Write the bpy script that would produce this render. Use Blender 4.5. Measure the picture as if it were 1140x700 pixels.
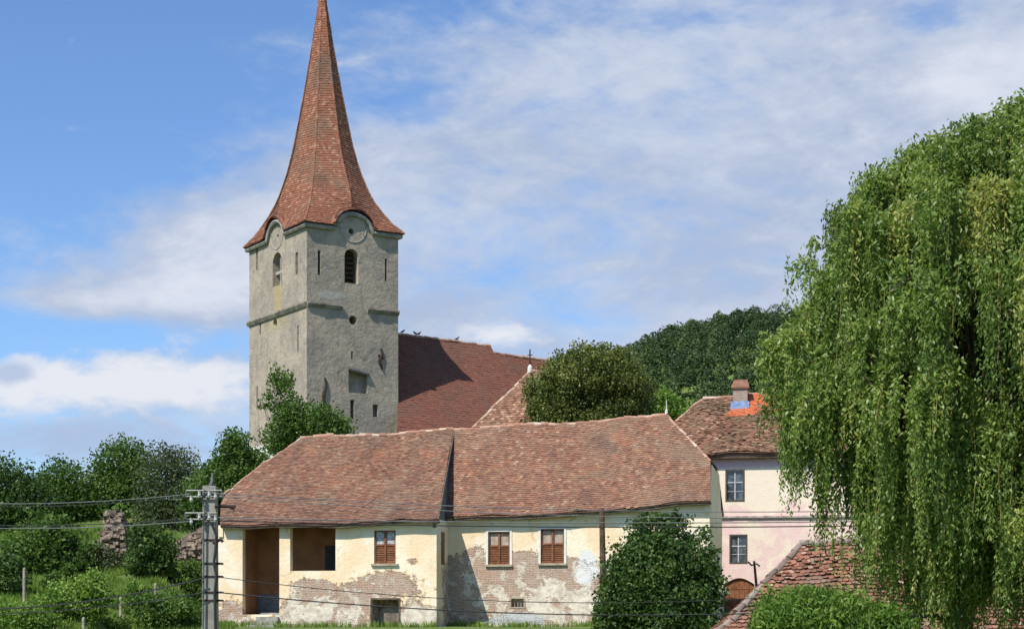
import bpy, bmesh, math, random
import numpy as np
from mathutils import Vector
R = math.radians
random.seed(7); rng = np.random.default_rng(7)
S = bpy.context.scene
for o in list(bpy.data.objects): bpy.data.objects.remove(o)
COL = S.collection

# ------------------------------------------------------------------ camera, world, sun, exposure
EYE = 6.0; FPX = 2000.0; HOR = 700.0
cam = bpy.data.objects.new('camera', bpy.data.cameras.new('camera')); COL.objects.link(cam)
cam.location = (0, 0, EYE); cam.rotation_euler = (R(90), 0, 0)
cam.data.sensor_width = 36; cam.data.lens = 36 * FPX / 1140
cam.data.shift_y = (HOR - 350) / 1140; cam.data.clip_end = 6000; cam.data.clip_start = .5
S.camera = cam
SUN_EL, SUN_PHI = R(52), R(39)          # sun stands behind the viewer, to the left
sd = Vector((-math.sin(SUN_PHI) * math.cos(SUN_EL), -math.cos(SUN_PHI) * math.cos(SUN_EL), math.sin(SUN_EL)))
sun = bpy.data.objects.new('sun', bpy.data.lights.new('sun', 'SUN')); COL.objects.link(sun)
sun.data.energy = 4.2; sun.data.angle = R(.5); sun.data.color = (1, .955, .88)
sun.rotation_euler = sd.to_track_quat('Z', 'Y').to_euler()
sun.location = (-40, -60, 90)
S.view_settings.view_transform = 'Standard'; S.view_settings.look = 'None'
S.view_settings.exposure = 0.5; S.view_settings.gamma = 1
try: S.view_settings.use_curve_mapping = False
except Exception: pass
S.render.engine = 'CYCLES'
S.render.resolution_x = 1024; S.render.resolution_y = 628

# ------------------------------------------------------------------ node helpers
class NT:
    def __init__(s, tree): s.t = tree
    def n(s, typ, **kw):
        nd = s.t.nodes.new(typ)
        for k, v in kw.items(): setattr(nd, k, v)
        return nd
    def put(s, sock, v):
        if isinstance(v, bpy.types.NodeSocket): s.t.links.new(v, sock)
        elif v is not None:
            if hasattr(sock.default_value, '__len__') and not hasattr(v, '__len__'): v = [v] * len(sock.default_value)
            if hasattr(sock.default_value, '__len__') and len(sock.default_value) == 4 and len(v) == 3: v = (*v, 1)
            sock.default_value = v
    def m(s, op, a, b=None, c=None, clamp=False):
        nd = s.n('ShaderNodeMath', operation=op); nd.use_clamp = clamp
        s.put(nd.inputs[0], a)
        if b is not None: s.put(nd.inputs[1], b)
        if c is not None: s.put(nd.inputs[2], c)
        return nd.outputs[0]
    def mix(s, f, a, b, mode='MIX'):
        nd = s.n('ShaderNodeMixRGB', blend_type=mode)
        s.put(nd.inputs[0], f); s.put(nd.inputs[1], a); s.put(nd.inputs[2], b)
        return nd.outputs[0]
    def noise(s, vec, scale, detail=4, rough=.55, dist=0):
        nd = s.n('ShaderNodeTexNoise'); s.put(nd.inputs['Vector'], vec)
        nd.inputs['Scale'].default_value = scale; nd.inputs['Detail'].default_value = detail
        nd.inputs['Roughness'].default_value = rough; nd.inputs['Distortion'].default_value = dist
        return nd.outputs['Fac']
    def sm(s, v, lo, hi, a=0., b=1.):
        nd = s.n('ShaderNodeMapRange', interpolation_type='SMOOTHSTEP')
        s.put(nd.inputs[0], v); nd.inputs[1].default_value = lo; nd.inputs[2].default_value = hi
        nd.inputs[3].default_value = a; nd.inputs[4].default_value = b
        return nd.outputs[0]
    def ramp(s, v, stops, interp='LINEAR'):
        nd = s.n('ShaderNodeValToRGB'); cr = nd.color_ramp; cr.interpolation = interp
        while len(cr.elements) < len(stops): cr.elements.new(.5)
        for e, (p, c) in zip(cr.elements, stops): e.position = p; e.color = (*c, 1)
        s.put(nd.inputs[0], v); return nd.outputs[0]
    def attr(s, name): return s.n('ShaderNodeAttribute', attribute_name=name).outputs['Fac']
    def sep(s, v):
        nd = s.n('ShaderNodeSeparateXYZ'); s.put(nd.inputs[0], v); return nd.outputs
    def comb(s, x, y, z=0.):
        nd = s.n('ShaderNodeCombineXYZ')
        for i, v in enumerate((x, y, z)): s.put(nd.inputs[i], v)
        return nd.outputs[0]
    def bump(s, h, dist=.02, strength=1.):
        nd = s.n('ShaderNodeBump'); s.put(nd.inputs['Height'], h)
        nd.inputs['Distance'].default_value = dist; nd.inputs['Strength'].default_value = strength
        return nd.outputs[0]
    def blob(s, x, z, cx, cz, rx, rz):      # 1 at the middle, falls to 0 at the rim, negative beyond
        a = s.m('MULTIPLY', s.m('SUBTRACT', x, cx), 1 / rx); b = s.m('MULTIPLY', s.m('SUBTRACT', z, cz), 1 / rz)
        q = s.m('ADD', s.m('MULTIPLY', a, a), s.m('MULTIPLY', b, b))
        return s.m('EXPONENT', s.m('MULTIPLY', q, -1.))
def new_mat(name):
    m = bpy.data.materials.new(name); m.use_nodes = True
    t = m.node_tree; b = t.nodes['Principled BSDF']
    b.inputs['Specular IOR Level'].default_value = .25
    return m, NT(t), b
def objco(nt): return nt.n('ShaderNodeTexCoord').outputs['Object']

# ------------------------------------------------------------------ sky
W = bpy.data.worlds.new('World'); S.world = W; W.use_nodes = True
wt = W.node_tree; wn = NT(wt); bg = wt.nodes['Background']
sky = wn.n('ShaderNodeTexSky', sky_type='NISHITA'); sky.sun_disc = False
sky.sun_elevation = SUN_EL; sky.sun_rotation = math.atan2(sd.x, sd.y)
sky.altitude = 300; sky.air_density = 1.0; sky.dust_density = .6; sky.ozone_density = 2.5
dv = wn.n('ShaderNodeTexCoord').outputs['Generated']
dx, dy, dz = wn.sep(dv)
ay = wn.m('MAXIMUM', wn.m('ABSOLUTE', dy), .05)
cu = wn.m('DIVIDE', dx, ay); cv = wn.m('DIVIDE', dz, ay)      # tangent-plane bearing and height of a direction
def SU(px): return (px - 570) / FPX
def SV(py): return (HOR - py) / FPX
stretch = wn.n('ShaderNodeMapping'); wn.put(stretch.inputs['Vector'], dv); stretch.inputs['Scale'].default_value = (1, 1, 2.1)
stretch.inputs['Rotation'].default_value = (0, R(20), 0)
sv = stretch.outputs[0]
n1 = wn.noise(sv, 5.5, 8, .58, .7); n2 = wn.noise(sv, 17, 9, .62, .5); n3 = wn.noise(sv, 46, 6, .6, .3)
lin = wn.m('ADD', wn.m('MULTIPLY', cu, 2.3), wn.m('MULTIPLY', cv, -2.35))          # more sheet cloud to the right and low down
den = wn.m('ADD', lin, 1.42)
den = wn.m('ADD', den, wn.m('MULTIPLY', wn.m('SUBTRACT', n1, .5), 1.15))
den = wn.m('ADD', den, wn.m('MULTIPLY', wn.m('SUBTRACT', n2, .5), 1.2))
den = wn.m('ADD', den, wn.m('MULTIPLY', wn.m('SUBTRACT', n3, .5), .75))
def addblob(d, px, py, rx, ry, w): return wn.m('ADD', d, wn.m('MULTIPLY', wn.blob(cu, cv, SU(px), SV(py), rx / FPX, ry / FPX), w))
for b in ((60, 372, 260, 22, -.75), (130, 425, 190, 40, .45), (880, 300, 120, 60, -.1), (480, 110, 90, 40, -.25), (560, 170, 120, 60, .25),
          (1100, 90, 90, 50, .45), (290, 45, 40, 12, .22), (1050, 15, 50, 18, -.5), (640, 350, 60, 30, -.35), (700, 60, 180, 50, .2), (850, 150, 150, 80, .15),
          (760, 22, 160, 16, -.25), (330, 300, 140, 90, .2), (235, 275, 120, 65, .75), (150, 332, 160, 34, .8), (360, 190, 90, 60, .4), (60, 372, 150, 14, -.15), (420, 220, 90, 70, .2), (1000, 200, 160, 80, -.25)):
    den = addblob(den, *b)
cov = wn.sm(den, .3, 1.2, 0, .95)
cov = wn.m('MULTIPLY', cov, wn.sm(dy, -.1, .3))
core = wn.sm(den, 1.0, 1.9)
shade = wn.sm(wn.noise(sv, 9, 9, .62, .4), .36, .66)
ccol = wn.mix(shade, (3.15, 3.72, 4.9), (4.15, 4.62, 5.55))
ccol = wn.mix(core, ccol, (5.4, 5.6, 6.2))
# low heap clouds near the left horizon: white top, slate-blue underside
heap = wn.m('ADD', wn.blob(cu, cv, SU(60), SV(430), 150 / FPX, 38 / FPX), wn.blob(cu, cv, SU(215), SV(425), 110 / FPX, 30 / FPX))
heap = wn.m('ADD', heap, wn.blob(cu, cv, SU(556), SV(373), 40 / FPX, 15 / FPX))
heap = wn.m('ADD', heap, wn.m('ADD', wn.m('MULTIPLY', wn.m('SUBTRACT', n2, .5), 1.8), wn.m('MULTIPLY', wn.m('SUBTRACT', n3, .5), 1.1)))
hm = wn.sm(heap, .25, 1.05)
slate = wn.m('ADD', wn.blob(cu, cv, SU(110), SV(490), 190 / FPX, 30 / FPX), wn.m('ADD', wn.m('MULTIPLY', wn.m('SUBTRACT', n2, .5), 1.6), wn.m('MULTIPLY', wn.m('SUBTRACT', n3, .5), .7)))
slate = wn.m('ADD', slate, wn.blob(cu, cv, SU(15), SV(415), 30 / FPX, 14 / FPX))
hz = wn.sm(slate, .3, 1.0)
skyc = wn.mix(1., sky.outputs[0], (.78, .95, 1.17), 'MULTIPLY')
c = wn.mix(cov, skyc, ccol)
c = wn.mix(wn.m('MULTIPLY', hm, .9), c, (5.9, 6.0, 6.4))
c = wn.mix(wn.m('MULTIPLY', hz, .8), c, (3.0, 3.75, 5.3))
wn.put(bg.inputs['Color'], c); bg.inputs['Strength'].default_value = .1

# ------------------------------------------------------------------ geometry helpers
def V3(a): return np.array(a, float)
def P(px, py, D): return np.array(((px - 570) / FPX * D, D, EYE + (HOR - py) / FPX * D))
class Frame:                                 # a local frame: x along a front, y into the building, z up
    def __init__(s, ox, oy, oz, ang):
        s.o = V3((ox, oy, oz)); s.a = ang
        s.ux = V3((math.cos(ang), math.sin(ang), 0)); s.uy = V3((-math.sin(ang), math.cos(ang), 0))
    def loc(s, px, py, yl):                  # where the sight line of a photo point meets local plane y = yl
        d = V3(((px - 570) / FPX, 1, (HOR - py) / FPX)); o = V3((0, 0, EYE)) - s.o
        t = (yl - o @ s.uy) / (d @ s.uy); p = o + d * t
        return V3((p @ s.ux, yl, p[2]))
    def locx(s, px, py, xl):                 # the same for local plane x = xl
        d = V3(((px - 570) / FPX, 1, (HOR - py) / FPX)); o = V3((0, 0, EYE)) - s.o
        t = (xl - o @ s.ux) / (d @ s.ux); p = o + d * t
        return V3((xl, p @ s.uy, p[2]))
    def proj(s, p):
        w = s.o + s.ux * p[0] + s.uy * p[1] + V3((0, 0, p[2]))
        return 570 + w[0] / w[1] * FPX, HOR - (w[2] - EYE) / w[1] * FPX
    def world(s, p): return s.o + s.ux * p[0] + s.uy * p[1] + V3((0, 0, p[2]))
class MB:
    def __init__(s): s.v = []; s.f = []; s.t = []; s.tone = .5
    def face(s, pts, tone=None):
        n = len(s.v); s.v.extend([tuple(p) for p in pts]); s.f.append(tuple(range(n, n + len(pts)))); s.t.append(s.tone if tone is None else tone)
    def hexa(s, p):                          # 8 corners: bottom ring, top ring
        n = len(s.v); s.v.extend([tuple(q) for q in p])
        for q in ((3, 2, 1, 0), (4, 5, 6, 7), (0, 1, 5, 4), (1, 2, 6, 5), (2, 3, 7, 6), (3, 0, 4, 7)):
            s.f.append(tuple(n + i for i in q)); s.t.append(s.tone)
    def box(s, x0, x1, y0, y1, z0, z1):
        s.hexa([(x0, y0, z0), (x1, y0, z0), (x1, y1, z0), (x0, y1, z0), (x0, y0, z1), (x1, y0, z1), (x1, y1, z1), (x0, y1, z1)])
    def prism(s, poly, ext):                 # polygon (3-D points) swept along ext
        a = [V3(p) for p in poly]; b = [p + V3(ext) for p in a]; n = len(s.v); k = len(a)
        s.v.extend([tuple(p) for p in a + b])
        s.f.append(tuple(range(n + k - 1, n - 1, -1))); s.t.append(s.tone)
        s.f.append(tuple(range(n + k, n + 2 * k))); s.t.append(s.tone)
        for i in range(k):
            j = (i + 1) % k; s.f.append((n + i, n + j, n + k + j, n + k + i)); s.t.append(s.tone)
    def tube(s, pts, rad, k=6, cap=True):
        pts = [V3(p) for p in pts]; m = len(pts)
        if not hasattr(rad, '__len__'): rad = [rad] * m
        n = len(s.v)
        for i, p in enumerate(pts):
            d = pts[min(i + 1, m - 1)] - pts[max(i - 1, 0)]; d /= (np.linalg.norm(d) + 1e-9)
            a = np.cross(d, (0, 0, 1) if abs(d[2]) < .9 else (1, 0, 0)); a /= np.linalg.norm(a); b = np.cross(d, a)
            for j in range(k):
                w = 2 * math.pi * j / k; s.v.append(tuple(p + rad[i] * (math.cos(w) * a + math.sin(w) * b)))
        for i in range(m - 1):
            for j in range(k):
                q = (j + 1) % k; s.f.append((n + i * k + j, n + i * k + q, n + (i + 1) * k + q, n + (i + 1) * k + j)); s.t.append(s.tone)
        if cap:
            s.f.append(tuple(n + j for j in range(k))[::-1]); s.t.append(s.tone)
            s.f.append(tuple(n + (m - 1) * k + j for j in range(k))); s.t.append(s.tone)
    def mesh(s, name):
        me = bpy.data.meshes.new(name); me.from_pydata(s.v, [], s.f)
        at = me.attributes.new('tone', 'FLOAT', 'FACE'); at.data.foreach_set('value', np.array(s.t, np.float32))
        me.update(); return me
    def build(s, name, mat, parent=None, smooth=False):
        me = s.mesh(name); me.materials.append(mat)
        if smooth: me.polygons.foreach_set('use_smooth', [True] * len(me.polygons))
        return link(name, me, parent)
def link(name, me, parent=None):
    o = bpy.data.objects.new(name, me); COL.objects.link(o)
    if parent is not None: o.parent = parent
    return o
def tag(o, label=None, cat=None, group=None, kind=None):
    if label: o['label'] = label
    if cat: o['category'] = cat
    if group: o['group'] = group
    if kind: o['kind'] = kind
    return o
def thing(name, loc, rz, label, cat, group=None):
    o = bpy.data.objects.new(name, None); COL.objects.link(o); o.location = tuple(loc); o.rotation_euler = (0, 0, rz)
    o.empty_display_size = .3
    return tag(o, label, cat, group)
def npmesh(name, V, k, tones, mat, parent=None):          # loose polygons of k corners each
    nf = len(V) // k; me = bpy.data.meshes.new(name)
    me.vertices.add(len(V)); me.vertices.foreach_set('co', np.ascontiguousarray(V, np.float32).ravel())
    me.loops.add(len(V)); me.loops.foreach_set('vertex_index', np.arange(len(V), dtype=np.int32))
    me.polygons.add(nf); me.polygons.foreach_set('loop_start', np.arange(0, len(V), k, dtype=np.int32))
    at = me.attributes.new('tone', 'FLOAT', 'FACE'); at.data.foreach_set('value', np.asarray(tones, np.float32))
    me.materials.append(mat); me.update(calc_edges=True)
    return link(name, me, parent)
def cut(mb, cutters, name, mat, parent):                   # solid minus cutters, applied
    o = link(name, mb.mesh(name)); o.data.materials.append(mat)
    c = link('cutter', cutters.mesh('cutter'))
    for q in (o, c):
        bm = bmesh.new(); bm.from_mesh(q.data); bmesh.ops.recalc_face_normals(bm, faces=bm.faces); bm.to_mesh(q.data); bm.free()
    md = o.modifiers.new('b', 'BOOLEAN'); md.use_self = True; md.object = c; md.solver = 'EXACT'; md.operation = 'DIFFERENCE'
    me = bpy.data.meshes.new_from_object(o.evaluated_get(bpy.context.evaluated_depsgraph_get()))
    o.modifiers.clear(); o.data = me; me.name = name
    bpy.data.objects.remove(c); o.parent = parent
    return o
def arch_poly_xz(x0, x1, z0, z1, y, n=10):                 # round-headed outline in a plane y = const
    r = (x1 - x0) / 2; cx = (x0 + x1) / 2
    return [(x0, y, z0), (x1, y, z0)] + [(cx + r * math.cos(math.pi * i / n), y, z1 - r + r * math.sin(math.pi * i / n)) for i in range(n + 1)]
def arch_poly_yz(y0, y1, z0, z1, x, n=10): return [(x, p[0], p[2]) for p in arch_poly_xz(y0, y1, z0, z1, 0, n)]
def circ_xz(cx, cz, r, y, n=16, e=1.): return [(cx + r * math.cos(2 * math.pi * i / n), y, cz + e * r * math.sin(2 * math.pi * i / n)) for i in range(n)]
def lerp(a, b, t): return a + (b - a) * t

# plain clay tiles laid course by course on a surface S(s, t), s across, t from eave to ridge
def tiles(mb, Sf, rows, cuts, sag=None, board=8, lift=.026, thick=.022, rnd=0, jit=1., miss=.004, tonefn=None):
    for i in range(rows):
        t0 = i / rows - (.12 / rows if i else 0); t1 = (i + 1) / rows
        lo, up = cuts(i, t0), cuts(i, t1)
        for k in range(len(lo) - 1):
            if lo[k + 1] - lo[k] < 1e-4 and up[k + 1] - up[k] < 1e-4: continue
            j = random.gauss(0, .012) * jit
            a = Sf(lo[k], t0); b = Sf(lo[k + 1], t0); c = Sf(up[k + 1], t1); d = Sf(up[k], t1)
            n = np.cross(c - a, d - b); ln = np.linalg.norm(n)
            if ln < 1e-6: continue
            n /= ln
            if n[2] < 0: n = -n
            sl = (a - d); sl /= (np.linalg.norm(sl) + 1e-9)
            if random.random() < miss: sl_off = .08
            else: sl_off = random.gauss(0, .012) * jit
            h = lift + abs(j)
            a = a + n * (h + random.gauss(0, .006) * jit) + sl * sl_off; b = b + n * (h + random.gauss(0, .006) * jit) + sl * sl_off
            c = c + n * .004; d = d + n * .004
            w = (b - a) * .03; a = a + w; b = b - w
            lowe = [a, b]
            if rnd:
                lowe = [a - sl * rnd, a + (b - a) * .2 - sl * rnd * .25, a + (b - a) * .5, a + (b - a) * .8 - sl * rnd * .25, b - sl * rnd]
            tn = random.random() if tonefn is None else tonefn((a + c) / 2)
            pts = lowe + [c, d]
            if sag: pts = [p + V3((0, 0, sag(p))) for p in pts]
            mb.face(pts, tn)
            lw = pts[:len(lowe)]
            for q in range(len(lw) - 1): mb.face([lw[q] - n * thick, lw[q + 1] - n * thick, lw[q + 1], lw[q]], tn)
    # the boarding below
    N = 8; M = board
    for i in range(M):
        for k in range(N):
            q = [Sf(k / N, i / M), Sf((k + 1) / N, i / M), Sf((k + 1) / N, (i + 1) / M), Sf(k / N, (i + 1) / M)]
            q = [p + V3((0, 0, -.05 + (sag(p) if sag else 0))) for p in q]
            mb.face(q, .3)
def edge_cuts(Lf, Rf, e, tw):                # courses break at fixed distances along e, cut off at both edges
    e = V3(e)
    def f(i, t):
        l, r = Lf(t) @ e, Rf(t) @ e
        # same breaks for lower and upper line of a course
        lo = min(Lf(i_t) @ e for i_t in (0, .5, 1)); hi = max(Rf(i_t) @ e for i_t in (0, .5, 1))
        k0 = math.floor(lo / tw) - 1; k1 = math.ceil(hi / tw) + 1
        br = [(k + (.5 if i % 2 else 0)) * tw for k in range(k0, k1 + 1)]
        if r - l < 1e-5: return [0.] * len(br)
        return [min(1., max(0., (b - l) / (r - l))) for b in br]
    return f
def poly_fn(pts):                            # polyline [(t, point)...]
    def f(t):
        t = max(pts[0][0], min(pts[-1][0], t))
        for (a, p), (b, q) in zip(pts, pts[1:]):
            if t <= b: return lerp(p, q, (t - a) / (b - a))
        return pts[-1][1]
    return f
def ruled(Lf, Rf): return lambda s, t: lerp(Lf(t), Rf(t), s)
def ridge_tiles(mb, pts, seg=.34, r=.12, sag=None, jit=1.):
    pts = [V3(p) for p in pts]
    for a, b in zip(pts, pts[1:]):
        L = np.linalg.norm(b - a); n = max(1, int(L / seg)); d = (b - a) / L
        side = np.cross(d, (0, 0, 1)); side /= np.linalg.norm(side); up = np.cross(side, d)
        for i in range(n):
            p = a + d * (L * (i - .06) / n); q = a + d * (L * (i + 1.02) / n)
            off = up * random.gauss(0, .015) * jit + side * random.gauss(0, .015) * jit; r0 = r * random.uniform(.95, 1.1); r1 = r0 * .86
            tn = random.random(); K = 6; A = []; B = []
            for j in range(K + 1):
                w = math.pi * (j / K) ; w = -.35 + (math.pi + .7) * j / K
                A.append(p + off + side * r0 * math.cos(w) + up * (r0 * math.sin(w) - .03)); B.append(q + off + side * r1 * math.cos(w) + up * (r1 * math.sin(w) - .03))
            if sag: A = [x + V3((0, 0, sag(x))) for x in A]; B = [x + V3((0, 0, sag(x))) for x in B]
            for j in range(K): mb.face([A[j], B[j], B[j + 1], A[j + 1]], tn)
            mb.face(A, tn)

# ------------------------------------------------------------------ materials
def mat_simple(name, col, rough=.8, var=.25, scale=6., bump=.01, metal=0., col2=None):
    m, n, b = new_mat(name); oc = objco(n)
    f = n.noise(oc, scale, 6, .6); f2 = n.noise(oc, scale * 6, 4, .6)
    c2 = col2 or tuple(max(0, x * (1 - var * 1.6)) for x in col)
    c = n.mix(n.sm(f, .35, .68), col, c2)
    c = n.mix(n.m('MULTIPLY', f2, .35), c, tuple(x * .6 for x in col))
    n.put(b.inputs['Base Color'], c); b.inputs['Roughness'].default_value = rough; b.inputs['Metallic'].default_value = metal
    n.put(b.inputs['Normal'], n.bump(n.m('ADD', f, f2), bump)); return m
def mat_tile(name, stops, patch, patch_amt=.6, patch_scale=.35, dark=None, spots=None, old=False):
    m, n, b = new_mat(name); oc = objco(n); t = n.attr('tone')
    c = n.ramp(t, stops)
    pn = n.noise(oc, patch_scale, 5, .6, .6)
    c = n.mix(n.m('MULTIPLY', n.sm(pn, .45, .68), patch_amt), c, patch)
    if dark:
        pd = n.noise(n.comb(*[n.m('MULTIPLY', q, k) for q, k in zip(n.sep(oc), (1, 1, .35))]), patch_scale * 2.3, 4, .6, .3)
        c = n.mix(n.m('MULTIPLY', n.sm(pd, .52, .75), .65), c, dark)
    if spots:
        sp = n.noise(oc, 5.5, 4, .7, .5)
        c = n.mix(n.m('MULTIPLY', n.sm(sp, .66, .74), .7), c, spots)
    if old:                                  # bands of newer orange tiles, mossy lower courses, blotches across the courses
        x_, y_, z_ = n.sep(oc)
        c = n.mix(n.m('MULTIPLY', n.sm(n.noise(oc, .55, 5, .65, 1.0), .56, .70), .55), c, (.36, .15, .075))
        c = n.mix(n.m('MULTIPLY', n.sm(n.noise(oc, 2.2, 6, .7, .8), .50, .66), .6), c, (.33, .25, .17))
        c = n.mix(n.m('MULTIPLY', n.sm(n.noise(oc, 3.4, 5, .7, .4), .55, .70), .5), c, (.115, .07, .052))
        run = n.noise(n.comb(n.m('MULTIPLY', x_, 1.7), n.m('MULTIPLY', y_, .12), n.m('MULTIPLY', z_, .12)), 1., 5, .65)
        c = n.mix(n.m('MULTIPLY', n.sm(run, .52, .72), .45), c, (.15, .10, .075))
        lowz = n.m('ADD', n.m('MULTIPLY', z_, -.6), n.m('MULTIPLY', n.noise(oc, .8, 5, .6), 2.2)); c = n.mix(n.m('MULTIPLY', n.sm(lowz, -2.9, -1.9), .45), c, (.15, .085, .062))
    f = n.noise(oc, 22, 4, .65)
    c = n.mix(n.sm(f, .45, .8, 0, .45), c, tuple(x * .45 for x in patch))
    n.put(b.inputs['Base Color'], c); b.inputs['Roughness'].default_value = .9
    n.put(b.inputs['Normal'], n.bump(f, .012)); return m
tile_house = mat_tile('old_clay_tile', [(0, (.18, .088, .058)), (.4, (.24, .115, .074)), (.75, (.275, .134, .086)), (.95, (.34, .165, .09)), (1, (.42, .29, .20))],
                      (.235, .16, .105), .8, .32, (.125, .08, .06), (.45, .35, .26), True)
tile_spire = mat_tile('spire_clay_tile', [(0, (.19, .078, .046)), (.4, (.24, .096, .056)), (.8, (.275, .112, .064)), (1, (.35, .20, .13))],
                      (.19, .115, .075), .95, .34, (.105, .066, .046), (.48, .38, .27))
tile_nave = mat_tile('nave_clay_tile', [(0, (.155, .06, .04)), (.5, (.172, .067, .044)), (1, (.195, .08, .052))], (.14, .075, .052), .85, .3, (.10, .055, .04))
tile_mossy = mat_tile('mossy_clay_tile', [(0, (.14, .075, .045)), (.4, (.24, .115, .07)), (.8, (.31, .16, .10)), (1, (.42, .28, .2))],
                      (.19, .135, .08), .85, .4, (.09, .06, .04), (.4, .34, .24))
tile_new = mat_tile('new_red_tile', [(0, (.47, .12, .05)), (1, (.58, .17, .075))], (.5, .16, .08), .3)
tile_near = mat_tile('near_clay_tile', [(0, (.17, .075, .048)), (.4, (.26, .115, .072)), (.8, (.33, .15, .095)), (1, (.42, .29, .21))],
                     (.20, .135, .10), .85, .6, (.10, .07, .05), (.45, .37, .28))
ridge_mat = mat_tile('ridge_tile_clay', [(0, (.26, .13, .085)), (.5, (.38, .20, .13)), (.85, (.48, .3, .2)), (1, (.6, .48, .38))], (.5, .4, .31), .6, 1.2)
ridge_grey = mat_tile('mortared_ridge', [(0, (.17, .125, .10)), (.5, (.25, .185, .15)), (1, (.34, .27, .23))], (.20, .17, .14), .7, 1.2, (.12, .10, .08))
wood_brown = mat_simple('brown_painted_wood', (.25, .095, .04), .6, .3, 5, .004)
wood_old = mat_simple('old_grey_brown_wood', (.13, .085, .055), .85, .4, 4, .01)
wood_eave = mat_simple('weathered_eave_board', (.17, .13, .095), .85, .4, 3, .01)
trim_white = mat_simple('white_window_trim', (.78, .75, .68), .8, .12, 4, .004)
stone_sill = mat_simple('sill_stone', (.48, .40, .29), .85, .25, 5, .008)
concrete = mat_simple('weathered_concrete', (.36, .335, .285), .9, .25, 3, .01)
iron = mat_simple('rusty_iron', (.07, .045, .035), .7, .4, 8, .003, .3)
galv = mat_simple('dull_metal', (.20, .20, .19), .5, .3, 8, .002, .4)
porcelain = mat_simple('pale_porcelain', (.5, .49, .45), .25, .1, 4, 0.)
wire_dark = mat_simple('dark_cable', (.045, .045, .045), .6, .2, 3, 0.)
wire_pale = mat_simple('bare_aluminium_wire', (.24, .24, .24), .5, .2, 3, 0., .3)
pane_refl = mat_simple('brown_pane_reflection', (.36, .25, .17), .9, .5, 4, .02, col2=(.5, .44, .38))  # wing windows: brownish-cream reflection in the glass painted as pane colour
dark_in = mat_simple('unlit_interior', (.02, .018, .016), .9, .2, 3, 0.)
white_wash = mat_simple('whitewash', (.72, .71, .66), .9, .2, 1.2, .01, col2=(.5, .48, .42))
stake_wood = mat_simple('pale_stake_wood', (.42, .36, .27), .85, .3, 5, .006)
flash_blue = mat_simple('bluish_flashing_sheet', (.10, .17, .33), .7, .3, 4, .01, 0., (.25, .30, .38))
def mat_glass():
    m, n, b = new_mat('window_glass'); oc = objco(n)
    f = n.noise(oc, 3, 3); n.put(b.inputs['Base Color'], n.mix(n.sm(f, .4, .62), (.03, .035, .04), (.10, .11, .12)))
    b.inputs['Roughness'].default_value = .07; b.inputs['Specular IOR Level'].default_value = .8; return m
glass = mat_glass()
curtain = mat_simple('pale_curtain', (.55, .55, .55), .9, .4, 5, .02)
def mat_bark():
    m, n, b = new_mat('bark'); oc = objco(n); x, y, z = n.sep(oc)
    f = n.noise(n.comb(x, y, n.m('MULTIPLY', z, .2)), 14, 6, .65)
    n.put(b.inputs['Base Color'], n.ramp(f, [(.3, (.035, .025, .018)), (.7, (.13, .10, .075))])); b.inputs['Roughness'].default_value = .95
    n.put(b.inputs['Normal'], n.bump(f, .03)); return m
bark = mat_bark()
def mat_leaf(name, stops, trans=.3, rough=.5, spec=.2):
    m, n, b = new_mat(name); t = n.attr('tone'); c = n.ramp(t, stops)
    n.put(b.inputs['Base Color'], c); b.inputs['Roughness'].default_value = rough; b.inputs['Specular IOR Level'].default_value = spec
    tr = n.n('ShaderNodeBsdfTranslucent'); n.put(tr.inputs[0], n.mix(1., c, (1.15, 1.25, .55), 'MULTIPLY'))
    mx = n.n('ShaderNodeMixShader'); mx.inputs[0].default_value = trans
    out = [q for q in m.node_tree.nodes if q.type == 'OUTPUT_MATERIAL'][0]
    m.node_tree.links.new(b.outputs[0], mx.inputs[1]); m.node_tree.links.new(tr.outputs[0], mx.inputs[2]); m.node_tree.links.new(mx.outputs[0], out.inputs[0])
    return m
leaf_willow = mat_leaf('willow_leaf', [(0, (.07, .12, .027)), (.5, (.18, .26, .058)), (.85, (.29, .36, .09)), (1, (.37, .36, .10))], .42, .42, .35)
leaf_dark = mat_leaf('dark_broad_leaf', [(0, (.028, .06, .014)), (.6, (.064, .12, .026)), (1, (.13, .19, .045))], .26, .5, .25)
leaf_mid = mat_leaf('mid_green_leaf', [(0, (0.044, 0.088, 0.017)), (.6, (0.094, 0.165, 0.033)), (1, (0.165, 0.242, 0.055))], .3)
leaf_olive = mat_leaf('olive_green_leaf', [(0, (0.054, 0.076, 0.021)), (.5, (0.109, 0.141, 0.033)), (1, (0.226, 0.226, 0.054))], .25)
leaf_grey = mat_leaf('dull_grey_green_leaf', [(0, (.05, .072, .03)), (.6, (.09, .115, .05)), (1, (.14, .165, .075))], .25)
leaf_bright = mat_leaf('bright_green_leaf', [(0, (0.086, 0.158, 0.029)), (.6, (0.144, 0.245, 0.043)), (1, (0.274, 0.360, 0.072))], .35)
leaf_forest = mat_leaf('forest_leaf', [(0, (.02, .044, .015)), (.5, (.045, .078, .024)), (.9, (.08, .12, .036)), (1, (.115, .15, .05))], .22)
grass_mat = mat_leaf('grass_blade', [(0, (.09, .165, .026)), (.6, (.16, .26, .042)), (.9, (.25, .32, .07)), (1, (.36, .33, .14))], .35)

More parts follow.
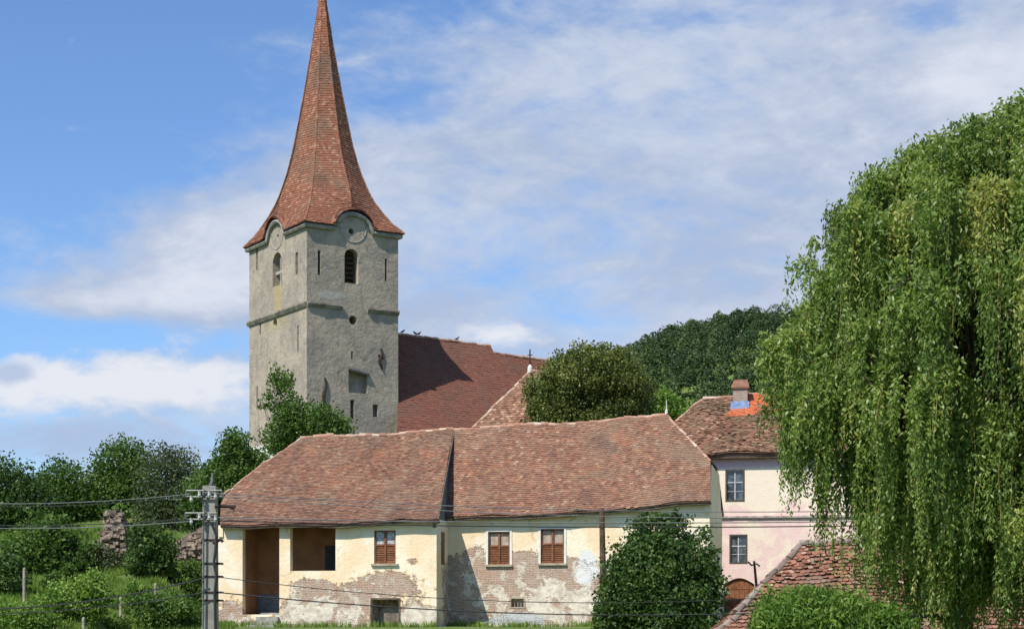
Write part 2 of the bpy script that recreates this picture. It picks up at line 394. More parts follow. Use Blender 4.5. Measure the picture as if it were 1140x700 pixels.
# ------------------------------------------------------------------ terrain
def pw(y, pts): return float(np.interp(y, [p[0] for p in pts], [p[1] for p in pts]))
LEFT = [(-60, 5), (0, 4.4), (15, 3), (30, 1), (50, 1.5), (64, 5.0), (75, 6.6), (90, 8.4), (105, 10.8), (125, 15), (160, 17), (250, 12), (400, 15), (4000, 25)]
HOUSE = [(-60, 5), (0, 4.4), (15, 3), (30, 1), (58, 1.2), (74, 5.2), (79, 6.02), (83, 6.1), (97, 6.2), (103, 8), (118, 14), (150, 16), (250, 12), (400, 15), (4000, 25)]
RIGHT = [(-60, 5), (0, 4.4), (15, 3), (30, 1), (62, 1.2), (80, 4.5), (90, 7.0), (108, 7.6), (118, 10), (150, 14), (250, 13), (400, 16), (4000, 25)]
def ss(a, b, x): t = min(1, max(0, (x - a) / (b - a))); return t * t * (3 - 2 * t)
def ground(x, y):
    a, b, c = pw(y, LEFT), pw(y, HOUSE), pw(y, RIGHT)
    w1 = ss(-17.5, -15.5, x) if y < 97 else ss(-26, -15, x); w2 = ss(9.5, 12.5, x)
    z = lerp(lerp(a, b, w1), c, w2)
    g = 92 * math.exp(-((x - 87) / (98 if x < 87 else 190)) ** 2 / 2 - ((y - 600) / (135 if y < 600 else 260)) ** 2 / 2)
    rough = .12 * math.sin(x * .9 + y * .35) * math.cos(y * .6 - x * .3) * (1 if x < -17 else .2)
    return z + max(0, g - 6 if g > 6 else 0) + rough
def mat_ground():
    m, n, b = new_mat('grassy_ground'); oc = objco(n)
    f = n.noise(oc, .35, 6, .6, .3); f2 = n.noise(oc, 3.5, 6, .7)
    c = n.ramp(f, [(.3, (.075, .12, .025)), (.55, (.11, .165, .035)), (.75, (.16, .17, .055))])
    c = n.mix(n.sm(f2, .55, .72, 0, .6), c, (.10, .08, .045))
    n.put(b.inputs['Base Color'], c); b.inputs['Roughness'].default_value = .95; n.put(b.inputs['Normal'], n.bump(f2, .12)); return m
gx = np.unique(np.concatenate([np.linspace(-2500, -120, 14), np.linspace(-120, -34, 14), np.linspace(-34, 40, 75), np.linspace(40, 260, 45), np.linspace(260, 2500, 14)]))
gy = np.unique(np.concatenate([np.linspace(-300, 0, 8), np.linspace(0, 60, 25), np.linspace(60, 135, 76), np.linspace(135, 800, 60), np.linspace(800, 5000, 14)]))
g = MB()
for y in gy:
    for x in gx: g.v.append((x, y, ground(x, y)))
nx = len(gx)
for j in range(len(gy) - 1):
    for i in range(nx - 1): g.f.append((j * nx + i, j * nx + i + 1, (j + 1) * nx + i + 1, (j + 1) * nx + i)); g.t.append(.5)
tag(g.build('ground', mat_ground(), smooth=True), kind='structure')

# ------------------------------------------------------------------ farmhouse
AL = R(10)
o = P(497, 700, 86)
FH = Frame(o[0], o[1], 6.0, -AL)
YB = -2.75                                   # the left block stands forward of the long wing
farm = thing('farmhouse', FH.o, -AL, 'long cream plaster farmhouse with peeling walls and patched red tile roof', 'house')
def fx(px, y=0): return FH.loc(px, 650, y)[0]
def fz(px, py, y=0): return FH.loc(px, py, y)[2]
xL, xB, xR = fx(243, YB), fx(486, YB), fx(790, 0)
YR = 5.0; YBACK = 10.0
def mat_plaster():
    m, n, b = new_mat('peeling_cream_plaster'); oc = objco(n); x, y, z = n.sep(oc)
    c_ = n.m('ADD', x, y); uv = n.comb(c_, z)
    warp = n.noise(uv, .9, 6, .62); w2 = n.noise(uv, 4.5, 6, .65)
    nz = n.m('ADD', n.m('MULTIPLY', n.m('SUBTRACT', warp, .5), 1.5), n.m('MULTIPLY', n.m('SUBTRACT', w2, .5), 1.5))
    nz = n.m('ADD', nz, n.m('MULTIPLY', n.m('SUBTRACT', n.noise(uv, 14, 4, .6), .5), .7))
    loss = nz
    def q(px, py, y): p = FH.loc(px, py, y); return p[0] + y, p[2]
    kL = .0415
    BL = [(350, 653, 22, 9, 1.5, YB), (335, 675, 30, 16, .9, YB), (430, 650, 32, 15, 1.6, YB), (402, 668, 22, 14, 1.2, YB), (460, 624, 9, 5, 1.0, YB), (466, 685, 26, 14, 1.25, YB), (256, 684, 18, 18, 1.2, YB), (372, 686, 30, 14, 1.2, YB),
          (300, 695, 160, 8, .6, YB), (400, 600, 200, 28, -.5, YB),
          (582, 628, 20, 14, 1.7, 0), (560, 655, 60, 26, 1.8, 0), (620, 655, 50, 24, 1.8, 0), (650, 680, 60, 25, 1.3, 0), (510, 650, 40, 40, 1.2, 0), (530, 620, 14, 18, .9, 0), (720, 660, 60, 35, 1.1, 0), (632, 630, 14, 10, 1.2, 0), (640, 590, 260, 20, -.7, 0)]
    for px, py, rx, ry, w, yy in BL:
        cx, cz = q(px, py, yy)
        loss = n.m('ADD', loss, n.m('MULTIPLY', n.blob(c_, z, cx, cz, rx * .043, ry * .043), w))
    M1 = n.sm(loss, .50, .56)
    # what is left of the undercoat over the bricks
    lw = n.m('ADD', n.noise(uv, 1.3, 7, .68, .3), .03)
    cx, cz = q(335, 683, YB); lw = n.m('ADD', lw, n.m('MULTIPLY', n.blob(c_, z, cx, cz, 2.2, .55), .16))
    cx, cz = q(470, 686, YB); lw = n.m('ADD', lw, n.m('MULTIPLY', n.blob(c_, z, cx, cz, 1.6, .5), .18))
    cx, cz = q(640, 672, 0); lw = n.m('ADD', lw, n.m('MULTIPLY', n.blob(c_, z, cx, cz, 3.2, .8), .12))
    M2 = n.sm(lw, .53, .60)
    br = n.n('ShaderNodeTexBrick'); n.put(br.inputs['Vector'], n.comb(n.m('ADD', c_, n.m('MULTIPLY', w2, .1)), n.m('ADD', z, n.m('ADD', n.m('MULTIPLY', warp, .14), n.m('MULTIPLY', w2, .09)))))
    for k, v in (('Color1', (.47, .235, .145, 1)), ('Color2', (.30, .155, .105, 1)), ('Mortar', (.52, .44, .35, 1)), ('Scale', 1.), ('Mortar Size', .019), ('Mortar Smooth', .3), ('Bias', 0.), ('Brick Width', .27), ('Row Height', .085)): br.inputs[k].default_value = v
    bc = n.mix(n.sm(n.noise(uv, 3.3, 7, .7), .38, .66, 0, .85), br.outputs['Color'], (.50, .405, .31))
    bc = n.mix(n.sm(n.noise(uv, 7, 5, .7), .54, .70, 0, .6), bc, (.20, .125, .09))
    bc = n.mix(n.sm(n.noise(uv, 1.7, 6, .65), .52, .68, 0, .5), bc, (.50, .25, .15))
    under = n.mix(n.sm(n.noise(uv, 2.6, 6, .7), .38, .66), (.74, .66, .53), (.50, .42, .33))
    raw = n.mix(M2, bc, under)
    pl = n.mix(n.sm(n.noise(uv, .55, 5, .6, .4), .4, .64), (.79, .605, .385), (.81, .715, .54))
    pl = n.mix(n.sm(n.noise(n.comb(n.m('MULTIPLY', c_, 3.), n.m('MULTIPLY', z, .5)), 1.2, 5, .65), .56, .8, 0, .45), pl, (.52, .42, .27))
    pl = n.mix(n.sm(n.noise(uv, 9, 5, .7), .58, .8, 0, .4), pl, (.5, .38, .22))
    pl = n.mix(n.sm(loss, .22, .5, 0, .6), pl, (.73, .47, .23))
    pl = n.mix(n.sm(n.noise(uv, .8, 6, .6, .8), .56, .68, 0, .7), pl, (.80, .74, .62))
    c = n.mix(M1, pl, raw)
    rim = n.m('MULTIPLY', n.sm(loss, .47, .51), n.sm(loss, .53, .58, 1, 0)); c = n.mix(n.m('MULTIPLY', rim, .45), c, (.30, .21, .13))
    crack = n.n('ShaderNodeTexVoronoi', feature='DISTANCE_TO_EDGE'); n.put(crack.inputs['Vector'], n.comb(n.m('ADD', c_, n.m('MULTIPLY', w2, .5)), n.m('ADD', z, n.m('MULTIPLY', warp, .8)))); crack.inputs['Scale'].default_value = .55
    ck_ = n.m('MULTIPLY', n.sm(crack.outputs['Distance'], .004, .014, 1, 0), n.sm(warp, .46, .6)); c = n.mix(n.m('MULTIPLY', ck_, .6), c, (.28, .21, .14))
    cx, cz = q(653, 632, 0)
    wp = n.m('ADD', n.blob(c_, z, cx, cz, .6, 1.0), n.m('MULTIPLY', nz, .85)); MW = n.sm(wp, .48, .53)
    c = n.mix(MW, c, n.mix(w2, (.78, .765, .73), (.60, .58, .54)))
    cx, cz = q(520, 610, 0)
    # cement-grey patch low down on the long wing and the grey return wall of the block
    cx, cz = q(575, 690, 0); gp = n.m('ADD', n.blob(c_, z, cx, cz, 1.9, .45), n.m('MULTIPLY', nz, .3)); c = n.mix(n.sm(gp, .5, .58), c, (.50, .50, .48))
    damp = n.m('ADD', n.m('MULTIPLY', n.m('SUBTRACT', warp, .5), 1.6), n.m('MULTIPLY', z, -1.6)); c = n.mix(n.sm(damp, -.8, .1, 0, .5), c, (.25, .21, .15))
    n.put(b.inputs['Base Color'], c); b.inputs['Roughness'].default_value = .92
    h = n.m('ADD', n.m('MULTIPLY', M1, -1.), n.m('MULTIPLY', n.m('MULTIPLY', M1, n.m('SUBTRACT', 1., M2)), n.m('MULTIPLY', br.outputs['Fac'], -.5)))
    h = n.m('ADD', h, n.m('MULTIPLY', w2, .5)); h = n.m('ADD', h, n.m('MULTIPLY', n.noise(uv, 16, 4), .22))
    n.put(b.inputs['Normal'], n.bump(h, .05)); return m
plaster = mat_plaster()
zE0, zE1 = fz(506, 577, -.45), fz(790, 557.5, -.45)       # eaves of the long wing
zB0, zB1 = fz(245, 585, YB - .4), fz(487, 577.5, YB - .4)  # eaves of the block
pRl, pRm, pRr = FH.loc(335, 487, YR), FH.loc(505, 478.5, YR), FH.loc(742, 461.5, YR)   # ridge
def sagf(p):
    return .05 * math.sin(p[0] * .55 + 1.1) + .035 * math.sin(p[0] * 1.27 + p[1] * .8) + .02 * math.sin(p[0] * 2.9 - p[1] * 1.7) - .05 * math.exp(-((p[0] - 5) / 3.5) ** 2)
# long wing: solid body, windows and vent cut in
def slabwall(x0, x1, y0, y1, z0, za, zb):
    mb = MB(); mb.hexa([(x0, y0, z0), (x1, y0, z0), (x1, y1, z0), (x0, y1, z0), (x0, y0, za), (x1, y0, zb), (x1, y1, zb), (x0, y1, za)]); return mb
WR = [(543.5, 567.5, 591.5, 628), (602, 628, 588.5, 626.5)]
def rect(px0, px1, py0, py1, y):
    a = FH.loc(px0, (py0 + py1) / 2, y); b = FH.loc(px1, (py0 + py1) / 2, y); m = (px0 + px1) / 2
    return a[0], b[0], fz(m, py1, y), fz(m, py0, y)
cw = MB()
for w in WR: x0, x1, z0, z1 = rect(*w, 0); cw.box(x0, x1, -.3, .22, z0, z1)
vx0, vx1, vz0, vz1 = rect(569, 583, 666, 675, 0); cw.box(vx0, vx1, -.3, .5, vz0, vz1)
cut(slabwall(xB - .2, xR, 0, YBACK, -.6, zE0 + .1, zE1 + .1), cw, 'wing_wall', plaster, farm)
# block: solid body with the open porch hollowed out of it
cb = MB()
pf0 = fx(270, YB); pf1 = fx(311, YB); pf2 = fx(323, YB); pf3 = fx(373.5, YB)
zfl = fz(300, 683.5, YB); zop = fz(310, 581.5, YB); zsl = fz(348, 635, YB)
cb.box(pf0 - .05, pf3 + .35, YB + .42, -.25, zfl, zop + .25)      # the room of the porch
cb.box(pf0, pf1, YB - .3, YB + .6, zfl, zop)
cb.box(pf2, pf3, YB - .3, YB + .6, zsl, zop)
bx0, bx1, bz0, bz1 = rect(416.5, 440.5, 590, 627, YB); cb.box(bx0, bx1, YB - .3, YB + .2, bz0, bz1)
dx0, dx1, dz0, dz1 = rect(414, 444, 667, 703, YB); cb.box(dx0, dx1, YB - .3, YB + 1.5, dz0, dz1)
sx0 = FH.locx(492, 630, xB)[1]
cut(slabwall(xL, xB, YB, YBACK, -.6, zB0 + .05, zB1 + .05), cb, 'block_wall', plaster, farm)
# doorway and wall inside the porch
pd = MB(); a = FH.loc(362, 620, -.3)[0]; pd.box(a, a + .95, -.31, -.27, zfl + .02, fz(365, 607, -.3)); pd.build('inner_door', mat_simple('dark_blue_grey_door', (.035, .045, .05), .6), farm)
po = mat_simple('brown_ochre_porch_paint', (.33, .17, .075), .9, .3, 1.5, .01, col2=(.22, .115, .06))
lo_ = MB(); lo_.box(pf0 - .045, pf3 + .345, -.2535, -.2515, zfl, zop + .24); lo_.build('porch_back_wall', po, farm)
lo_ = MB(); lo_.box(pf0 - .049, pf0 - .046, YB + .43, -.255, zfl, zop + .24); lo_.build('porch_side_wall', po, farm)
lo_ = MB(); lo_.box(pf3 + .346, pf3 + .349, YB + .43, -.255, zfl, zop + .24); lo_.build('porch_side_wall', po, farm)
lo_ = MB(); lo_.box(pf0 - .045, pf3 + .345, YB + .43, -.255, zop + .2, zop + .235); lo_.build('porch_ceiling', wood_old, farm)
dd = MB(); dd.box(pf0 - .04, pf2 + 1., -.268, -.2545, zfl, fz(300, 661, -.3)); dd.build('dado', mat_simple('blue_grey_dado_paint', (.17, .20, .23), .8), farm)
st = MB()
for i in range(4): st.box(fx(279 + 3.5 * i, YB), pf1 - .02, YB - .75 + .28 * i + .004, YB - .75 + .28 * (i + 1), -.2, zfl - .68 + .19 * (i + 1))
st.build('steps', mat_simple('worn_stone_step', (.36, .34, .29), .9, .3, 4, .01), farm)
# windows with leaves, shutters and panes
def leaf_window(x0, x1, z0, z1, y, curt_or_refl):
    f = MB(); t = .07; H = z1 - z0; m = (x0 + x1) / 2; zs = z0 + H * .56
    f.box(x0, x0 + t, y + .06, y + .16, z0, z1); f.box(x1 - t, x1, y + .06, y + .16, z0, z1)
    f.box(x0 + t, x1 - t, y + .061, y + .159, z1 - t, z1); f.box(x0 + t, x1 - t, y + .061, y + .159, z0, z0 + t)
    f.box(m - .05, m + .05, y + .045, y + .15, z0 + t, z1 - t); f.box(x0 + t, m - .05, y + .062, y + .15, zs - .045, zs + .045); f.box(m + .05, x1 - t, y + .062, y + .15, zs - .045, zs + .045)
    w = f.build('window', wood_brown, farm)
    for a, b in ((x0 + t, m - .05), (m + .05, x1 - t)):
        g_ = MB(); g_.box(a, b, y + .125, y + .13, zs + .045, z1 - t); g_.build('pane', curt_or_refl, w)
        s = MB(); s.box(a, b, y + .13, y + .14, z0 + t, zs - .045); k = 9
        for i in range(k):
            zz = lerp(z0 + t, zs - .045, (i + .1) / k); s.hexa([(a, y + .085, zz), (b, y + .085, zz), (b, y + .128, zz + .05), (a, y + .128, zz + .05), (a, y + .085, zz + .015), (b, y + .085, zz + .015), (b, y + .128, zz + .065), (a, y + .128, zz + .065)])
        s.build('shutter', wood_brown, w)
    q = MB(); q.box(x0 - .13, x1 + .13, y - .11, y + .05, z0 - .1, z0 - .002); q.build('sill', stone_sill, w)
    return w
for w in WR:
    x0, x1, z0, z1 = rect(*w, 0); wd = leaf_window(x0, x1, z0, z1, 0, pane_refl)
    t = MB(); e = .11
    t.box(x0 - e, x0 - .002, -.03, .02, z0, z1 + e); t.box(x1 + .002, x1 + e, -.03, .02, z0, z1 + e); t.box(x0 - .002, x1 + .002, -.03, .02, z1 + .002, z1 + e); t.build('surround', trim_white, wd)
leaf_window(bx0, bx1, bz0, bz1, YB, curtain)
# a narrow boarded window in the return wall
nb = MB(); y0 = FH.locx(489, 640, xB)[1]; nb.box(xB - .1, xB + .03, -1.75, -1.1, fz(492, 628, -1.4), fz(492, 592, -1.4)); nb.build('side_shutter', wood_brown, farm)
vf = MB(); e = .07
vf.box(vx0 - e, vx0 - .002, -.02, .1, vz0 - e, vz1 + e); vf.box(vx1 + .002, vx1 + e, -.02, .1, vz0 - e, vz1 + e); vf.box(vx0 - .002, vx1 + .002, -.02, .1, vz1 + .002, vz1 + e); vf.box(vx0 - .002, vx1 + .002, -.02, .1, vz0 - e, vz0 - .002)
for i in range(1, 4): q = lerp(vx0, vx1, i / 4); vf.box(q - .012, q + .012, .1, .13, vz0, vz1)
vf.build('cellar_vent', stone_sill, farm)
cd = MB(); cd.box(lerp(dx0, dx1, .42), dx1 - .02, YB + .12, YB + .17, -.3, fz(430, 682, YB)); cd.box(dx0 + .02, dx1 - .02, YB + .45, YB + .5, -.3, dz0 + .3)
cd.build('cellar_door', mat_simple('grey_boards', (.24, .19, .15), .9, .4, 5), farm)
cf = MB(); cf.box(dx0 - .07, dx0 - .002, YB - .03, YB + .1, -.3, dz1 + .07); cf.box(dx1 + .002, dx1 + .07, YB - .03, YB + .1, -.3, dz1 + .07); cf.box(dx0 - .002, dx1 + .002, YB - .03, YB + .1, dz1 + .002, dz1 + .08); cf.build('cellar_door_frame', wood_eave, farm)
# roofs
def roof_pt(px, py, ye, zea, zeb, xa, xb):   # point of a roof slope seen at a photo point
    best = None
    for i in range(0, 201):
        t = i / 200; y = lerp(ye, YR, t); x = FH.loc(px, py, y)[0]
        ze = lerp(zea, zeb, (x - xa) / (xb - xa)); zr = lerp(pRl[2], pRr[2], (x - pRl[0]) / (pRr[0] - pRl[0]))
        z = lerp(ze, zr, t); pp = FH.proj((x, y, z))
        e = abs(pp[1] - py)
        if best is None or e < best[0]: best = (e, t, V3((x, y, z)))
    return best[1], best[2]
YEL, YER = YB - .42, -.47
A = FH.loc(245, 585, YEL); B = FH.loc(487, 578, YEL)
tH, A2 = roof_pt(246, 552, YEL, A[2], B[2], A[0], B[0])
C1 = FH.loc(507, 577, YER); E1 = FH.loc(791, 558, YER)
tG, E2 = roof_pt(791, 513, YER, C1[2], E1[2], C1[0], E1[0])
Lf = poly_fn([(0, A), (tH, A2), (1, pRl)]); Rf = poly_fn([(0, B), (1, pRm)])
TW, RH = .185, .155
rf = MB()
tiles(rf, ruled(Lf, Rf), int(np.linalg.norm(pRm - B) / RH), edge_cuts(Lf, Rf, (1, 0, 0), TW), sagf, jit=.7)
C1 = V3((B[0] - .25, YER, zE0)); C0 = V3((pRm[0] - .3, YR, pRm[2]))
Lf2 = poly_fn([(0, C1), (1, C0)]); Rf2 = poly_fn([(0, E1), (tG, E2), (1, pRr)])
tiles(rf, ruled(Lf2, Rf2), int(np.linalg.norm(pRm - C1) / RH), edge_cuts(Lf2, Rf2, (1, 0, 0), TW), sagf, jit=.7)
def back(p): return V3((p[0], 2 * YR - p[1], p[2]))
# half hips and the rear slope
E2b, A2b = back(E2), back(A2); E1b = V3((E1[0], YBACK + .45, E1[2])); Ab = V3((A[0], YBACK + .45, E1[2] - .4))
hl = lambda t: lerp(E2, pRr, t); hr = lambda t: lerp(E2b, pRr, t)
tiles(rf, ruled(hl, hr), int(np.linalg.norm(E2 - pRr) / .2), edge_cuts(hl, hr, (0, 1, 0), TW), sagf)
hl = lambda t: lerp(A2, pRl, t); hr = lambda t: lerp(A2b, pRl, t)
tiles(rf, ruled(hl, hr), int(np.linalg.norm(A2 - pRl) / .2), edge_cuts(hl, hr, (0, 1, 0), TW), sagf)
bl = poly_fn([(0, Ab), (.5, A2b), (1, pRl)]); brr = poly_fn([(0, E1b), (.45, E2b), (1, pRr)])
tiles(rf, ruled(bl, brr), 30, edge_cuts(bl, brr, (1, 0, 0), .3), sagf)
roof = rf.build('roof', tile_house, farm)
rt = MB(); ridge_tiles(rt, [pRl, pRm, pRr], sag=sagf); ridge_tiles(rt, [A2, pRl], r=.08, sag=sagf); ridge_tiles(rt, [E2, pRr], r=.08, sag=sagf)
rt.build('ridge_tiles', ridge_mat, roof)
fn = MB(); fn.tube([pRr + V3((0, 0, .05)), pRr + V3((0, 0, .18)), pRr + V3((0, 0, .3)), pRr + V3((0, 0, .75))], [.075, .07, .03, .018], 8); fn.build('finial', white_wash, roof)
# gables under the half hips, and the wall between the two slopes
def gpoly(x, f1, f2, zlo): return [(x, f1[1] + .35, zlo), (x, f1[1] + .35, f1[2] - .1), (x, f2[1], f2[2] - .15), (x, 2 * YR - f2[1], f2[2] - .15), (x, YBACK, f1[2] - .1), (x, YBACK, zlo)]
for gx_, p1, p2 in ((xR - .25, E1, E2), (xL + .03, A, A2)):
    gb = MB(); gb.prism(gpoly(gx_, p1, p2, p1[2] - .5), (.22, 0, 0)); gb.build('gable', plaster, farm)
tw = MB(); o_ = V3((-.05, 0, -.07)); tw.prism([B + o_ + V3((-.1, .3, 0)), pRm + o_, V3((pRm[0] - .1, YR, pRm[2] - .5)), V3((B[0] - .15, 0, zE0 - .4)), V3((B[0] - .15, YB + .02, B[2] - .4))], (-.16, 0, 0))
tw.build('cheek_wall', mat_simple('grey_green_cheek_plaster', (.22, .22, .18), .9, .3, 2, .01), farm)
def eave(a, b):
    N = 16; eb = MB()
    for i in range(N):
        p, q = lerp(a, b, i / N), lerp(a, b, (i + 1) / N); p = p + V3((0, .06, sagf(p) - .16)); q = q + V3((0, .06, sagf(q) - .16))
        eb.hexa([p, q, q + V3((0, .5, 0)), p + V3((0, .5, 0)), p + V3((0, 0, .13)), q + V3((0, 0, .13)), q + V3((0, .5, .13)), p + V3((0, .5, .13))])
    eb.build('eave_board', wood_eave, farm)
eave(A, B); eave(C1 + V3((.35, 0, 0)), E1)
vb = MB(); vb.tube([B + V3((.03, 0, -.03)), pRm + V3((.03, 0, -.03))], .05, 6); vb.build('verge', wood_eave, farm)

# ------------------------------------------------------------------ church
TH = R(32)
o = P(341.5, 700, 125); FT = Frame(o[0], o[1], 12.0, TH)
church = thing('church', FT.o, TH, 'grey plastered church tower with flared red tile spire and long red nave roof', 'church')
TX = FT.loc(443.3, 400, 0)[0]; TY = FT.locx(277.5, 400, 0)[1]
def tz(px, py, y=0.): return FT.loc(px, py, y)[2]
ZT = tz(341.5, 247)
def mat_tower():
    m, n, b = new_mat('tower_plaster'); oc = objco(n); x, y, z = n.sep(oc); c_ = n.m('SUBTRACT', x, y); uv = n.comb(c_, z)
    f = n.noise(uv, .35, 7, .62, .5); f2 = n.noise(uv, 2.2, 7, .68); st = n.noise(n.comb(n.m('MULTIPLY', c_, 1.3), n.m('MULTIPLY', z, .4)), 1.0, 7, .68, .8)
    c = n.mix(n.sm(f, .38, .65), (.40, .335, .255), (.295, .255, .205))
    c = n.mix(n.sm(st, .48, .72, 0, .6), c, (.185, .155, .125))
    c = n.mix(n.m('MULTIPLY', n.sm(n.noise(uv, 1.1, 7, .7, 1.2), .55, .62), .5), c, (.19, .165, .135))
    c = n.mix(n.sm(f2, .54, .70, 0, .55), c, (.45, .40, .32))
    c = n.mix(n.m('MULTIPLY', n.sm(n.noise(uv, .6, 8, .7, .9), .52, .60), .45), c, (.22, .20, .175))
    lo = n.m('ADD', n.m('MULTIPLY', z, -.09), n.m('MULTIPLY', f, 1.6)); c = n.mix(n.sm(lo, .45, .85, 0, .6), c, (.40, .375, .32))
    # ochre streak under the west belfry window
    oz = FT.locx(309, 335, 0)
    oc_ = n.m('ADD', n.blob(c_, z, -oz[1], oz[2] + .3, .75, 2.1), n.m('MULTIPLY', n.m('SUBTRACT', f2, .5), .9)); c = n.mix(n.sm(oc_, .35, .8, 0, .65), c, (.42, .32, .13))
    oc2 = n.m('ADD', n.blob(c_, z, -oz[1], oz[2] - 1.6, 3.4, .8), n.m('MULTIPLY', n.m('SUBTRACT', f2, .5), 1.2)); c = n.mix(n.sm(oc2, .5, .9, 0, .5), c, (.36, .31, .17))
    nb_ = tz(360, 328); pb = n.m('ADD', n.blob(c_, z, 1.8, nb_, 1.6, .5), n.m('MULTIPLY', n.m('SUBTRACT', f2, .5), 2.2)); c = n.mix(n.sm(pb, .6, .85, 0, .5), c, (.46, .45, .42))
    n.put(b.inputs['Base Color'], c); b.inputs['Roughness'].default_value = .95
    n.put(b.inputs['Normal'], n.bump(n.m('ADD', n.m('MULTIPLY', f2, 2.), n.m('MULTIPLY', n.noise(uv, 9, 5, .7), .5)), .045)); return m
tower_m = mat_tower()
tb = MB(); tb.box(0, TX, 0, TY, -6, ZT)
AR, AH = 1.42, 1.15                               # eyebrow arches: half width, rise
tc = MB()
def fr(px0, px1, py0, py1): m = (px0 + px1) / 2; return FT.loc(px0, py0, 0)[0], FT.loc(px1, py0, 0)[0], tz(m, py1), tz(m, py0)
def fl(px0, px1, py0, py1): m = (px0 + px1) / 2; return FT.locx(px1, py0, 0)[1], FT.locx(px0, py0, 0)[1], FT.locx(m, py1, 0)[2], FT.locx(m, py0, 0)[2]
bw = fr(383.5, 399, 277, 315.5); bl_ = fl(303.5, 313.5, 281, 318)
tc.prism(arch_poly_xz(*bw, -.3), (0, 1.9, 0)); tc.prism(arch_poly_yz(*bl_, -.3), (1.9, 0, 0))
oc1 = fr(388.5, 397.5, 350, 362.5); ol = fl(303, 309.5, 354, 365)
tc.prism(circ_xz((oc1[0] + oc1[1]) / 2, (oc1[2] + oc1[3]) / 2, (oc1[1] - oc1[0]) / 2, -.3), (0, 1.3, 0))
tc.prism([(-.3, p[0], p[2]) for p in circ_xz((ol[0] + ol[1]) / 2, (ol[2] + ol[3]) / 2, .33, 0)], (1.3, 0, 0))
ni = fr(388, 409, 412, 437.5); tc.box(ni[0], ni[1], -.3, .55, ni[2], ni[3])
for r_ in ((390, 394.5, 445, 466), (415, 421, 450, 464), (353.8, 357, 279, 306), (428.5, 431, 288, 313), (391, 393, 391, 400)):
    q = fr(*r_); tc.box(q[0], q[1], -.3, .5, q[2], q[3])
for r_ in ((285, 287, 276, 301), (329, 331.5, 281, 306), (331, 332.5, 362, 392), (289, 290.5, 355, 372), (285.5, 287, 430, 455)):
    q = fl(*r_); tc.box(-.3, .3, q[0], q[1], q[2], q[3])
hd = fr(389, 393, 254, 261); tc.prism(circ_xz((hd[0] + hd[1]) / 2, (hd[2] + hd[3]) / 2, .2, -.3), (0, 1., 0))
hd2 = fl(308, 310.5, 257, 265); tc.prism([(-.3, p[0], p[2]) for p in circ_xz((hd2[0] + hd2[1]) / 2, (hd2[2] + hd2[3]) / 2, .2, 0)], (1., 0, 0))
tower = cut(tb, tc, 'tower', tower_m, church)
# round-headed pediments under the eyebrow arches
arc = [(AR * math.cos(math.pi * i / 14), ZT + .002 + AH * math.sin(math.pi * i / 14)) for i in range(15)]
for y0 in (.0, TY - .4): pm_ = MB(); pm_.prism([(TX / 2 + a, y0, z) for a, z in arc], (0, .4, 0)); pm_.build('pediment', tower_m, tower)
for x0 in (.0, TX - .4): pm_ = MB(); pm_.prism([(x0, TY / 2 + a, z) for a, z in arc], (.4, 0, 0)); pm_.build('pediment', tower_m, tower)
# dials
def dial(plane, c0, cz, r):
    d = MB()
    ring = []
    for i in range(29):
        w = 2 * math.pi * i / 28; p = (c0 + r * math.cos(w), -.01, cz + r * math.sin(w)); ring.append(p if plane == 'x' else (p[1], p[0], p[2]))
    d.tube(ring, .035, 6, False); d.build('clock_face', mat_d, tower)
mat_d = mat_simple('dial_plaster', (.42, .40, .35), .9, .25, 3, .01)
dial('x', TX / 2, ZT - .0, 1.02); dial('y', TY / 2, ZT - .0, 1.02)
# louvres and frames in the belfry openings
lv = MB()
for i in range(7):
    z = lerp(bw[2], bw[3], (i + .2) / 7); lv.hexa([(bw[0], .5, z), (bw[1], .5, z), (bw[1], .8, z + .22), (bw[0], .8, z + .22), (bw[0], .5, z + .04), (bw[1], .5, z + .04), (bw[1], .8, z + .26), (bw[0], .8, z + .26)])
lv.build('louvre', wood_old, tower)
lv = MB(); z = lerp(bl_[2], bl_[3], .42); lv.box(.25, .4, bl_[0], bl_[1], z - .1, z + .1); m_ = (bl_[0] + bl_[1]) / 2; lv.box(.26, .38, m_ - .06, m_ + .06, bl_[2], bl_[3] - .3); lv.build('window_bar', mat_d, tower)
# broken string course
mat_c = mat_simple('weathered_cornice', (.30, .27, .21), .95, .35, 2, .03)
def course_x(px0, px1, py, h=.34):
    sc = MB()
    x0, x1 = FT.loc(px0, py, 0)[0], FT.loc(px1, py, 0)[0]; N = 7
    for i in range(N):
        a, b = lerp(x0, x1, i / N), lerp(x0, x1, (i + 1) / N); d = random.uniform(-.03, .03)
        sc.prism([(a, 0.05, zc), (a, -.2 + d, zc), (a, -.22 + d, zc - .12), (a, -.1, zc - h), (a, 0.05, zc - h)], (b - a, 0, 0))
    sc.build('string_course', mat_c, tower)
zc = tz(341.5, 335.5)
course_x(341.6, 380, 336); course_x(408.5, 443.6, 342)
sc = MB()
for i in range(12):
    a, b = lerp(0.0, TY + .1, i / 12), lerp(0.0, TY + .1, (i + 1) / 12); d = random.uniform(-.03, .03)
    sc.prism([(.05, a, zc), (-.2 + d, a, zc), (-.22 + d, a, zc - .12), (-.1, a, zc - .36), (.05, a, zc - .36)], (0, b - a, 0))
sc.build('string_course', mat_c, tower)
